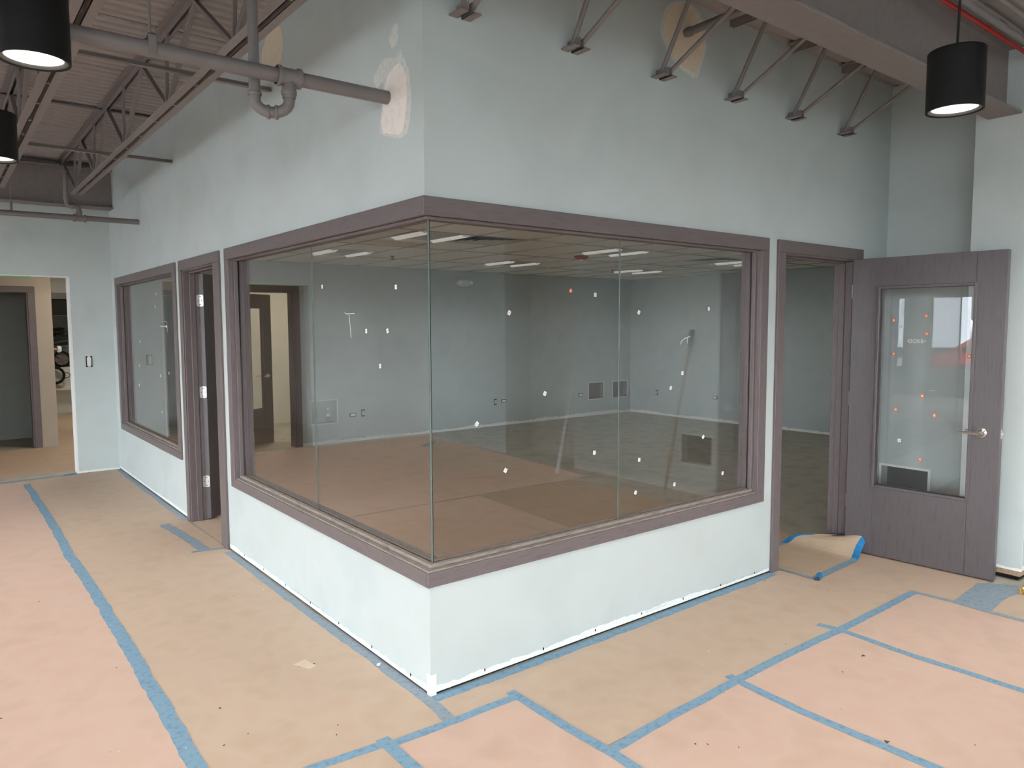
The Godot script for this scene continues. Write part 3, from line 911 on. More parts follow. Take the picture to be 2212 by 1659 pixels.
func build_roof_steel() -> void:
	# ribbed metal deck, ribs along x
	O = Vector3.ZERO
	var root := struct_root("ceiling")
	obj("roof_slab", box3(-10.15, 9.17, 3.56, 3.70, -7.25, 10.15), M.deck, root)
	var z := -7.1
	var sheet := 0
	while z < 10.0:
		var z_end := minf(z + 0.97, 10.0)
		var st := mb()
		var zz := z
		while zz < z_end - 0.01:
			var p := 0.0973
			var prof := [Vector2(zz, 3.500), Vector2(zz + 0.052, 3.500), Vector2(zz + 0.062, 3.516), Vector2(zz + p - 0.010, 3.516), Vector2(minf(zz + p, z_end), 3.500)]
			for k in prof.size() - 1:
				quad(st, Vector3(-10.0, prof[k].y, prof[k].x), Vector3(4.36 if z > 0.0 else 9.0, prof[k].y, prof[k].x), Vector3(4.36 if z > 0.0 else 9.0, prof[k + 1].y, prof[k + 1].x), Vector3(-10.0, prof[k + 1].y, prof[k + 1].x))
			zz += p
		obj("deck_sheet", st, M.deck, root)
		sheet += 1
		z += 0.98
	# beams
	i_beam("roof_beam", -10.0, 3.80, 0.915, "painted steel roof beam running into the boxed column beside the open door")
	i_beam("roof_beam", -10.0, -0.002, -6.72, "dark steel roof beam along the far wall above the hall opening")
	# joists
	joist(-0.465, -6.85, true, "open-web steel joist nearest the left office wall, casting a diagonal shadow")
	joist(-1.120, -6.85, true, "open-web steel joist crossing behind the upper left pendant lamp")
	joist(-1.775, -6.85, true, "open-web steel joist at the left picture edge behind the pendant lamps")
	joist(-2.430, -6.85, true, "open-web steel joist out of view left of the pendant lamps")
	var names := ["first joist end on the front wall, at the top edge next to the corner", "second joist end from the wall corner, with bearing angles over the glazing", "third joist end from the corner, in front of the tan plaster patch", "fourth joist end from the corner, right of the tan plaster patch", "fifth joist end from the corner, above the right end of the window", "last joist end on the front wall, nearest the open door"]
	for k in 6:
		joist(0.19 + 0.655 * k, -0.30, false, names[k])
	# horizontal bridging angles
	for b in [[-1.745, 3.10, "bridging angle between the joists meeting the wall beside the pipe trap"], [-4.07, 3.075, "bridging angle between the joists ending on the far part of the left wall"], [-4.27, 3.475, "flat bridging bar under the roof deck between the left joists"]]:
		single("bridging_angle", Vector3(-1.5, b[1], b[0]), func(st):
			bx(st, Vector3(-3.0, b[1], b[0] - 0.016), Vector3(-0.001, b[1] + 0.005, b[0] + 0.016), 0.001)
			bx(st, Vector3(-3.0, b[1], b[0] - 0.016), Vector3(-0.001, b[1] + 0.030, b[0] - 0.011), 0.001), M.steel, b[2], "bridging")

# ------------------------------------------------------------------ pipes
func ring_at(st: SurfaceTool, c: Vector3, d: Vector3, r: float, l: float) -> void:
	var b := frame_of(d)
	lathe(st, [Vector2(r * 0.9, -l / 2), Vector2(r, -l * 0.35), Vector2(r, l * 0.35), Vector2(r * 0.9, l / 2)], Transform3D(b, c), 20)

func build_pipes() -> void:
	# main pipe into the plaster patch, with the trap
	var t := thing("ceiling_pipe", Vector3(-0.5, 2.72, -0.306), "grey ceiling pipe with a U-shaped trap entering the white plaster patch", "pipe")
	var st := mb()
	rod(st, Vector3(-4.5, 2.700, -0.306), Vector3(0.004, 2.722, -0.306), 0.030, 24)
	obj("pipe_run", st, M.pipe, t)
	st = mb()
	lathe(st, [Vector2(0.036, -0.052), Vector2(0.042, -0.050), Vector2(0.042, -0.036), Vector2(0.036, -0.032), Vector2(0.036, 0.032), Vector2(0.042, 0.036), Vector2(0.042, 0.050), Vector2(0.036, 0.052)], Transform3D(frame_of(Vector3.RIGHT), Vector3(-0.468, 2.720, -0.306)), 24)
	lathe(st, [Vector2(0.026, -0.075), Vector2(0.032, -0.072), Vector2(0.032, -0.055), Vector2(0.028, -0.05), Vector2(0.028, 0.0)], Transform3D(Basis(), Vector3(-0.468, 2.720, -0.306)), 20)
	obj("tee_fitting", st, M.pipe, t)
	st = mb()
	var up := []
	for k in 13:
		var a := PI * k / 12
		up.append(Vector3(-0.530, 2.622, -0.335).lerp(Vector3(-0.530, 2.622, -0.335), 0.0) + Vector3(0.062 * cos(a), -0.050 * sin(a), 0.029 * cos(a)))
	sweep(st, [Vector3(-0.468, 2.67, -0.306)] + up + [Vector3(-0.592, 2.70, -0.364)], 0.023, 16)
	for c in [Vector3(-0.545, 2.5735, -0.342), Vector3(-0.515, 2.5735, -0.328)]: ring_at(st, c, Vector3(0.062, 0, 0.029), 0.029, 0.014)
	ring_at(st, Vector3(-0.592, 2.645, -0.364), Vector3.UP, 0.028, 0.016)
	ring_at(st, Vector3(-0.468, 2.640, -0.306), Vector3.UP, 0.028, 0.016)
	obj("trap_bend", st, M.pipe, t)
	st = mb()
	rod(st, Vector3(-0.592, 2.63, -0.364), Vector3(-0.592, 3.505, -0.364), 0.021, 20)
	obj("riser", st, M.pipe, t)
	st = mb()
	rod(st, Vector3(-0.999, 2.74, -0.306), Vector3(-0.999, 3.505, -0.306), 0.005, 8)
	bx(st, Vector3(-1.013, 2.690, -0.339), Vector3(-0.985, 2.765, -0.334), 0.001)
	bx(st, Vector3(-1.013, 2.690, -0.278), Vector3(-0.985, 2.765, -0.273), 0.001)
	bx(st, Vector3(-1.013, 2.760, -0.339), Vector3(-0.985, 2.765, -0.273), 0.001)
	obj("pipe_hanger", st, M.pipe, t)
	# low pipe at the far end
	t = thing("ceiling_pipe", Vector3(-0.5, 2.73, -5.415), "thin dark pipe with a tee below the far beam, ending at the left wall", "pipe")
	st = mb()
	rod(st, Vector3(-4.5, 2.705, -5.415), Vector3(0.002, 2.728, -5.415), 0.026, 16)
	obj("pipe_run", st, M.pipe, t)
	st = mb()
	lathe(st, [Vector2(0.032, -0.055), Vector2(0.037, -0.052), Vector2(0.037, -0.036), Vector2(0.030, -0.03), Vector2(0.030, 0.03), Vector2(0.037, 0.036), Vector2(0.037, 0.052), Vector2(0.032, 0.055)], Transform3D(frame_of(Vector3.RIGHT), Vector3(-0.516, 2.722, -5.415)), 20)
	sweep(st, curve([Vector3(-0.516, 2.73, -5.415), Vector3(-0.520, 2.80, -5.415), Vector3(-0.540, 2.828, -5.415), Vector3(-0.600, 2.835, -5.415), Vector3(-0.618, 2.87, -5.415), Vector3(-0.621, 2.95, -5.415)], 5), 0.022, 12)
	ring_at(st, Vector3(-0.52, 2.775, -5.415), Vector3.UP, 0.029, 0.02)
	ring_at(st, Vector3(-0.575, 2.833, -5.415), Vector3.RIGHT, 0.028, 0.02)
	ring_at(st, Vector3(-0.620, 2.90, -5.415), Vector3.UP, 0.028, 0.02)
	obj("tee_fitting", st, M.pipe, t)
	st = mb()
	rod(st, Vector3(-0.621, 2.94, -5.415), Vector3(-0.621, 3.13, -5.415), 0.020, 12)
	ring_at(st, Vector3(-0.621, 3.14, -5.415), Vector3.UP, 0.026, 0.03)
	obj("riser", st, M.pipe, t)
	st = mb()
	rod(st, Vector3(-1.06, 2.72, -5.415), Vector3(-1.06, 3.5, -5.415), 0.004, 8)
	rod(st, Vector3(-1.06, 2.72, -5.415), Vector3(-1.06, 2.82, -5.415), 0.012, 10)
	obj("pipe_hanger", st, M.pipe, t)
	O = Vector3.ZERO
	# conduits behind the beam at upper right
	single("conduit", Vector3(2.0, 3.35, 1.03), func(st):
		rod(st, Vector3(-2.0, 3.350, 1.045), Vector3(3.95, 3.350, 1.045), 0.012, 14)
		for x in [0.6, 2.0, 3.10]: ring_at(st, Vector3(x, 3.35, 1.045), Vector3.RIGHT, 0.016, 0.03), M.red, "bright red conduit along the roof beam at the upper right", "conduit")
	single("conduit", Vector3(2.0, 3.30, 1.15), func(st):
		rod(st, Vector3(-2.0, 3.330, 1.125), Vector3(4.0, 3.330, 1.125), 0.021, 16), M.pipe, "grey conduit running beside the red one at the upper right", "conduit")
	single("pipe_stub", Vector3(1.728, 3.319, 0.0), func(st):
		rod(st, Vector3(1.728, 3.319, 0.003), Vector3(1.728, 3.330, 0.80), 0.022, 18)
		ring_at(st, Vector3(1.728, 3.319, 0.03), Vector3.BACK, 0.027, 0.03), M.pipe, "short grey pipe coming out of the oval tan plaster patch", "pipe")

# ------------------------------------------------------------------ pendant lamps
func lamp(x: float, z: float, label: String) -> void:
	var y := 2.58
	var t := thing("pendant_lamp", Vector3(x, y, z), label, "lamp", "black cylinder pendant lamps")
	var xf := Transform3D(Basis(), Vector3(x, y, z))
	var st := mb()
	lathe(st, [Vector2(0.099, 0.030), Vector2(0.100, 0.001), Vector2(0.109, 0.0), Vector2(0.1095, 0.002), Vector2(0.1095, 0.243), Vector2(0.1065, 0.247), Vector2(0.0, 0.247)], xf, 48, false)
	obj("housing", st, M.black, t)
	st = mb()
	lathe(st, [Vector2(0.088, 0.012), Vector2(0.091, 0.006), Vector2(0.0995, 0.004)], xf, 48)
	obj("trim_ring", st, M.ring, t)
	st = mb()
	lathe(st, [Vector2(0.0, 0.013), Vector2(0.089, 0.013)], xf, 48, false)
	obj("lamp_diffuser", st, M.lamp_glow, t)
	st = mb()
	sweep(st, curve([Vector3(x, y + 0.24, z), Vector3(x + 0.002, y + 0.30, z), Vector3(x + 0.008, y + 0.45, z), Vector3(x + 0.006, y + 0.60, z), Vector3(x, 3.51, z)], 5), 0.0055, 8)
	obj("cord", st, M.black_matte, t)
	# the lens throws a downward beam that fades out towards the side
	var l := SpotLight3D.new()
	l.name = "lamp_light"
	l.spot_angle = 75.0
	l.spot_angle_attenuation = 1.0
	l.spot_range = 30.0
	l.spot_attenuation = 2.0
	l.light_size = 0.07
	l.light_energy = LAMP_E
	l.light_color = Color(1.0, 0.99, 0.96)
	l.shadow_enabled = true
	t.add_child(l)
	l.position = Vector3(0, -0.004, 0)
	l.rotation_degrees = Vector3(-90, 0, 0)
	O = Vector3.ZERO

func build_lamps() -> void:
	lamp(1.757, 1.412, "black cylinder pendant lamp hanging in front of the beam at the upper right")
	lamp(-1.377, -0.260, "large black cylinder pendant lamp behind the pipe at the upper left corner")
	lamp(-1.381, -2.130, "black cylinder pendant lamp cut by the left picture edge, below the larger one")
	lamp(-1.385, -4.000, "black cylinder pendant lamp beyond the left picture edge, third in the row")
	lamp(-1.375, 1.610, "black cylinder pendant lamp over the camera side of the row")
	lamp(-0.110, 1.800, "black cylinder pendant lamp above the picture between the others")
	lamp(3.350, 1.850, "added unseen black cylinder pendant lamp beyond the right picture edge, brightening the column side")  # added out of view to brighten the floor, column and wall at right

# ------------------------------------------------------------------ floor papers and tapes
func flat(called: String, pts: Array, y: float, m: Material, label: String, category: String, group := "", t := 0.0008) -> MeshInstance3D:
	var c := Vector3.ZERO
	for p in pts: c += Vector3(p[0], 0, p[1]) / pts.size()
	O = Vector3(c.x, y, c.z)
	var poly := PackedVector2Array()
	for p in pts: poly.append(Vector2(p[0], -p[1]))
	var st := mb()
	prism(st, poly, Transform3D(Basis(Vector3.RIGHT, Vector3(0, 0, -1), Vector3.UP), Vector3(0, y, 0)), t)
	var o := obj(called, st, m)
	o.position = O
	tag(o, label, category, group)
	O = Vector3.ZERO
	return o

func tape(pts: Array, w: float, y: float, m: Material, label: String, jit := 0.0025) -> void:
	var line := []
	for p in pts: line.append(Vector3(p[0], 0, p[1]))
	var fine := []
	for i in line.size() - 1:
		var n := maxi(2, int(line[i].distance_to(line[i + 1]) / 0.04))
		for k in n: fine.append((line[i] as Vector3).lerp(line[i + 1], float(k) / n))
	fine.append(line[-1])
	var left := []
	var right := []
	var wob := 0.0
	for i in fine.size():
		var d: Vector3 = (fine[mini(i + 1, fine.size() - 1)] - fine[maxi(i - 1, 0)]).normalized()
		var s := Vector3(-d.z, 0, d.x)
		wob = wob * 0.8 + rng.randf_range(-jit, jit) * 0.6
		left.append(fine[i] + s * (w / 2 + wob + rng.randf_range(-jit, jit) * 0.5))
		right.append(fine[i] - s * (w / 2 - wob + rng.randf_range(-jit, jit) * 0.5))
	var pts2 := []
	for p in left: pts2.append([p.x, p.z])
	right.reverse()
	for p in right: pts2.append([p.x, p.z])
	flat("painters_tape", pts2, y, m, label, "tape", "", 0.0005)

func build_floor_cover() -> void:
	O = Vector3.ZERO
	# tan builder's paper between the long tape and the office walls, and round to the door
	flat("paper_sheet", [[-0.97, -6.93], [-0.03, -6.93], [-0.03, -4.0], [-0.004, -2.9], [-0.004, 0.004], [-0.05, 0.02], [-0.02, 0.24], [-0.60, 0.19], [-0.975, 0.19]], 0.0010, M.tan_paper, "tan floor paper along the left office wall, inside the long blue tape", "paper sheet", "floor papers")
	flat("paper_sheet", [[0.0, 0.008], [2.80, 0.008], [2.80, -0.10], [3.69, -0.10], [3.69, 0.03], [3.69, 1.0], [3.10, 1.0], [3.095, 0.775], [0.32, 0.775], [0.31, 0.235], [-0.02, 0.24]], 0.0010, M.tan_paper, "tan floor paper in front of the front office wall, up to the open door", "paper sheet", "floor papers")
	flat("paper_sheet", [[-0.97, -6.93], [-0.985, 0.19], [-2.5, 0.19], [-6.0, 0.19], [-6.0, -6.93]], 0.0012, M.pink_paper, "pink floor paper left of the long blue tape", "paper sheet", "floor papers")
	flat("paper_sheet", [[-0.60, 0.20], [-0.335, 0.20], [-0.335, 4.0], [-3.0, 4.0], [-3.0, 0.20]], 0.0012, M.dusty_paper if false else M.tan_paper, "tan floor paper corner at the bottom edge below the short tape", "paper sheet", "floor papers")
	flat("paper_sheet", [[-0.335, 0.243], [0.305, 0.248], [0.31, 4.0], [-0.335, 4.0]], 0.0014, M.pink_paper, "pink floor paper square in front of the wall corner", "paper sheet", "floor papers")
	flat("paper_sheet", [[0.315, 0.80], [1.205, 0.785], [1.20, 4.0], [0.315, 4.0]], 0.0012, M.pink_paper, "pink floor paper at the bottom edge right of the centre", "paper sheet", "floor papers")
	flat("paper_sheet", [[1.21, 0.785], [2.14, 0.785], [2.15, 4.0], [1.205, 4.0]], 0.0014, M.pink_paper, "pink floor paper at the lower right, between two parallel tapes", "paper sheet", "floor papers")
	flat("paper_sheet", [[2.145, 0.785], [3.07, 0.785], [3.085, 4.0], [2.155, 4.0]], 0.0012, M.pink_paper, "pink floor paper at the right edge in front of the door", "paper sheet", "floor papers")
	flat("paper_sheet", [[3.085, 1.19], [4.2, 1.16], [4.2, 4.0], [3.09, 4.0]], 0.0010, M.tan_paper, "tan floor paper at the right edge by the yellow brush", "paper sheet", "floor papers")
	flat("paper_sheet", [[-2.28, -9.36], [-0.32, -9.36], [-0.32, -13.85], [0.98, -13.85], [0.98, -7.27], [-2.28, -7.05]], 0.0010, M.tan_paper, "tan floor paper in the hall beyond the far opening", "paper sheet", "floor papers")
	flat("paper_sheet", [[0.0, -3.855], [0.20, -3.855], [0.20, -3.015], [0.0, -3.015]], 0.0010, M.tan_paper, "narrow tan floor paper in the threshold of the left door", "paper sheet", "floor papers")
	# office floor papers
	flat("paper_sheet", [[0.21, -0.15], [2.3, -0.15], [2.5, -3.1], [0.21, -3.15]], 0.0010, M.floor_paper, "brown floor paper inside the office under the glass corner", "paper sheet", "office floor papers")
	flat("paper_sheet", [[0.21, -3.17], [4.0, -3.12], [4.3, -7.05], [0.21, -7.05]], 0.0010, M.floor_paper, "brown floor paper at the back of the office by the doorway", "paper sheet", "office floor papers")
	flat("paper_sheet", [[2.32, -0.15], [2.78, -0.15], [3.72, -0.36], [3.75, -3.08], [2.52, -3.08]], 0.0010, M.dusty_paper, "dusty pale floor paper inside the office by the right door", "paper sheet", "office floor papers")
	# tapes
	var y := 0.0026
	tape([[-0.962, -6.62], [-0.960, -4.575], [-0.977, -3.45], [-0.963, -2.70], [-0.965, -1.71], [-0.972, -1.02], [-0.984, -0.50], [-0.993, -0.10], [-1.0, 0.5]], 0.066, y, M.tape, "long blue tape line running down the left side of the floor", 0.006)
	tape([[-0.80, 0.180], [-0.598, 0.187], [-0.345, 0.204]], 0.048, y, M.tape, "blue tape strip at the bottom edge left of the centre")
	tape([[-0.335, 0.228], [-0.022, 0.237], [0.30, 0.241]], 0.048, y, M.tape, "blue tape strip just in front of the wall corner")
	tape([[-0.338, 0.168], [-0.341, 0.285], [-0.337, 0.60]], 0.055, y + 0.0008, M.tape, "short blue tape strip crossing at the bottom edge")
	tape([[0.310, 0.190], [0.307, 0.60], [0.319, 0.81], [0.316, 1.2]], 0.050, y + 0.0008, M.tape, "blue tape strip running to the bottom edge right of the centre")
	tape([[0.305, 0.811], [0.568, 0.793], [0.885, 0.784], [1.211, 0.775], [1.704, 0.771], [2.169, 0.783], [3.09, 0.779]], 0.050, y, M.tape, "long blue tape strip parallel to the front wall, towards the door")
	tape([[1.222, 0.720], [1.206, 0.852], [1.192, 1.115], [1.209, 1.9]], 0.050, y + 0.0008, M.tape, "blue tape strip at the lower right, between two pink papers")
	tape([[2.128, 0.668], [2.151, 0.794], [2.132, 1.112], [2.155, 1.9]], 0.046, y + 0.0008, M.tape, "blue tape strip reaching the right edge, with a loose torn end")
	tape([[3.070, 0.757], [3.088, 1.006], [3.076, 1.192], [3.098, 1.7]], 0.042, y + 0.0008, M.tape_dusty, "dusty blue tape strip at the right edge by the taped patch")
	flat("painters_tape", [[3.55, 0.965], [3.62, 1.02], [3.70, 1.14], [3.62, 1.215], [3.40, 1.175], [3.07, 1.205], [3.07, 1.0], [3.44, 0.975]], y, M.tape_dusty, "wide dusty blue tape patch on the floor at the foot of the open door", "tape")
	tape([[-0.030, -2.80], [-0.035, -1.5], [-0.026, -0.6], [-0.030, 0.0], [-0.045, 0.238]], 0.058, 0.0020, M.tape_dusty, "dusty blue tape along the foot of the left wall to the corner", 0.005)
	tape([[-0.028, -6.90], [-0.030, -5.4], [-0.026, -3.96]], 0.052, 0.0020, M.tape_dusty, "dusty blue tape along the foot of the far part of the left wall", 0.005)
	tape([[0.0, 0.030], [0.8, 0.034], [1.6, 0.030], [2.70, 0.030]], 0.060, 0.0020, M.tape, "blue tape along the foot of the front wall", 0.006)
	tape([[-0.205, -3.93], [-0.178, -3.42], [-0.155, -2.96]], 0.085, y, M.tape_dusty, "wide dusty blue tape across the threshold of the left door", 0.008)
	tape([[-0.250, -2.952], [-0.15, -2.935], [-0.020, -2.915]], 0.030, y + 0.0008, M.tape, "narrow blue tape end curling at the foot of the left door casing", 0.004)
	tape([[-1.6, -6.80], [-0.845, -6.866], [-0.46, -6.93]], 0.10, y, M.tape_dusty, "pale dusty tape across the floor at the hall opening", 0.008)
	flat("painters_tape", [[-0.60, -6.91], [-0.47, -6.94], [-0.44, -6.90], [-0.56, -6.86]], y + 0.0012, M.tape_clean, "scrap of bright blue tape at the edge of the hall opening", "tape")
	flat("paper_scrap", [[-0.366, -0.697], [-0.33, -0.708], [-0.297, -0.713], [-0.284, -0.612], [-0.31, -0.603], [-0.325, -0.600]], 0.0030, M.pale_paper, "small pale paper scrap lying alone on the tan floor paper", "paper scrap")
	door_paper()
	debris()

# paper sheet laid through the right doorway, its far corner curling up against the door
func door_paper() -> void:
	var t := thing("paper_sheet", Vector3(3.25, 0.004, 0.0), "loose tan paper sheet in the right doorway with a corner curled up on the door", "paper sheet", "floor papers")
	# grid: u along x from the left jamb to the door, v along z from the room side to the lobby side
	var nu := 24
	var nv := 12
	var g := []
	for i in nu + 1:
		var row := []
		for j in nv + 1:
			var u := float(i) / nu
			var v := float(j) / nv
			var zb := -0.335 - 0.012 * sin(u * 4.0)
			if u > 0.84: zb = lerpf(zb, -0.03, smoothstep(0.84, 1.0, u))
			var zf := lerpf(0.285, 0.245, u)
			if u > 0.7: zf = lerpf(zf, 0.205, (u - 0.7) / 0.3)
			var x := lerpf(2.800, 3.632, u)
			var z := lerpf(zb, zf, v)
			var up := pow(smoothstep(0.70, 1.0, u), 1.2) * lerpf(0.085, 0.140, smoothstep(0.1, 0.85, v)) * (1.0 - 0.35 * smoothstep(0.90, 1.0, v))
			var fl := 0.0044 + up + 0.0014 * sin(u * 9.0 + v * 5.0)
			row.append(Vector3(x, fl, z))
		g.append(row)
	var st := mb()
	patch(st, g, 0, nu, 0, nv, 0.0)
	obj("sheet", st, M.dusty_paper, t)
	st = mb()
	patch(st, g, 1, nu - 6, nv - 1, nv, 0.0012)
	obj("edge_tape", st, M.tape, t)
	st = mb()
	patch(st, g, nu - 6, nu - 1, nv - 1, nv, 0.0012)
	obj("edge_tape", st, M.tape_clean, t)
	st = mb()
	patch(st, g, nu - 1, nu, 1, nv, 0.0013)
	obj("edge_tape", st, M.tape_clean, t)
	st = mb()
	patch(st, g, 0, nu - 7, 0, 1, 0.0012)
	obj("edge_tape", st, M.tape_dusty, t)
	st = mb()
	patch(st, g, nu - 7, nu - 2, 0, 1, 0.0014)
	obj("edge_tape", st, M.tape_clean, t)
	st = mb()
	patch(st, g, 0, 1, 5, nv, 0.0011)
	obj("edge_tape", st, M.tape_dusty, t)
	# curled tape end at the front corner
	st = mb()
	var prev := []
	for k in 14:
		var a := -0.6 + 4.2 * k / 13.0
		var r := 0.028 - 0.0006 * k
		var c := Vector3(2.830, 0.022, 0.285)
		var q := [c + Vector3(-0.035, -cos(a) * r * 0.75, sin(a) * r), c + Vector3(0.035, -cos(a) * r * 0.75, sin(a) * r - 0.018)]
		if prev:
			quad(st, prev[0], prev[1], q[1], q[0])
			quad(st, q[0] + Vector3(0, 0.0006, 0), q[1] + Vector3(0, 0.0006, 0), prev[1] + Vector3(0, 0.0006, 0), prev[0] + Vector3(0, 0.0006, 0))
		prev = q
	obj("curled_tape_end", st, M.tape_clean, t)
	O = Vector3.ZERO

func patch(st: SurfaceTool, g: Array, i0: int, i1: int, j0: int, j1: int, lift: float) -> void:
	var up := Vector3(0, 1, 0)
	for i in range(i0, i1):
		for j in range(j0, j1):
			var n: Vector3 = (g[i][j + 1] - g[i][j]).cross(g[i + 1][j] - g[i][j]).normalized()
			if n.y < 0: n = -n
			var a: Vector3 = g[i][j] + n * lift
			var b: Vector3 = g[i + 1][j] + n * lift
			var c: Vector3 = g[i + 1][j + 1] + n * lift
			var d: Vector3 = g[i][j + 1] + n * lift
			quad(st, d, c, b, a)
			var w := n * 0.0008
			quad(st, a - w, b - w, c - w, d - w)

func debris() -> void:
	# dark crumbs and pale flecks scattered over the papers: too small to count
	O = Vector3.ZERO
	var st := mb()
	for k in 90:
		var p := Vector3(rng.randf_range(-2.2, 3.0), 0.003, rng.randf_range(-3.5, 2.2))
		if p.x > -0.06 and p.z < 0.06: continue
		if p.x > 2.7 and p.z < 0.4: continue
		var s := rng.randf_range(0.0015, 0.005)
		cbox(st, Transform3D(Basis(Vector3.UP, rng.randf() * TAU), p + Vector3(0, s * 0.3, 0)), Vector3(s * rng.randf_range(0.8, 2.5), s * 0.5, s), s * 0.1)
	var o := obj("debris", st, M.bark)
	tag(o, "dark crumbs of debris scattered over the floor papers", "debris", "", "stuff")
	st = mb()
	for k in 160:
		var p := Vector3(rng.randf_range(-1.6, 3.0), 0.003, rng.randf_range(-3.0, 1.8))
		if p.x > -0.02 and p.z < 0.03: continue
		var s := rng.randf_range(0.0012, 0.0045)
		cbox(st, Transform3D(Basis(Vector3.UP, rng.randf() * TAU), p + Vector3(0, s * 0.3, 0)), Vector3(s * rng.randf_range(0.8, 2.0), s * 0.5, s), s * 0.1)
	o = obj("plaster_flecks", st, M.white)
	tag(o, "white plaster flecks scattered over the floor papers", "debris", "", "stuff")
	# a few larger bits
	for b in [[1.236, 1.46, 0.9, "dark wood chip on the pink paper near the bottom edge"], [1.93, 1.02, 0.2, "dark splinter on the pink paper between the lower right tapes"]]:
		single("wood_chip", Vector3(b[0], 0.003, b[1]), func(s2):
			cbox(s2, Transform3D(Basis(Vector3.UP, b[2]), Vector3(b[0], 0.0048, b[1])), Vector3(0.020, 0.003, 0.006), 0.001)
			cbox(s2, Transform3D(Basis(Vector3.UP, b[2] + 1.2), Vector3(b[0] + 0.007, 0.0048, b[1] + 0.004)), Vector3(0.011, 0.003, 0.005), 0.001), M.bark, b[3], "wood chip")
	single("plaster_crumb", Vector3(-0.042, 0.003, -0.42), func(s2):
		lathe(s2, [Vector2(0, -0.006), Vector2(0.009, -0.002), Vector2(0.008, 0.005), Vector2(0, 0.008)], Transform3D(Basis(), Vector3(-0.042, 0.009, -0.42)), 7, false)
		lathe(s2, [Vector2(0, -0.005), Vector2(0.006, -0.002), Vector2(0.005, 0.003), Vector2(0, 0.006)], Transform3D(Basis(), Vector3(-0.030, 0.008, -0.428)), 6, false), M.white, "white plaster crumb on the tape near the wall corner", "crumb")

# ------------------------------------------------------------------ wall details
func blob(called: String, axis: String, c: float, side: float, pts: Array, t: float, m: Material, parent: Node3D) -> void:
	var st := mb()
	var poly := PackedVector2Array()
	var p3 := []
	for p in pts: p3.append(Vector3(p[0], p[1], 0))
	p3.append(p3[0])
	var cv := curve(p3, 4)
	cv.pop_back()
	for p in cv: poly.append(Vector2(p.x, p.y) + Vector2(rng.randf_range(-0.004, 0.004), rng.randf_range(-0.004, 0.004)))
	if axis == "x": prism(st, poly, Transform3D(Basis(), Vector3(0, 0, c)), t)
	else:
		for k in poly.size(): poly[k] = Vector2(poly[k].x, poly[k].y)
		prism(st, poly, Transform3D(Basis(Vector3(0, 0, 1), Vector3.UP, Vector3(-1, 0, 0)), Vector3(c, 0, 0)), t)
	obj(called, st, m, parent)

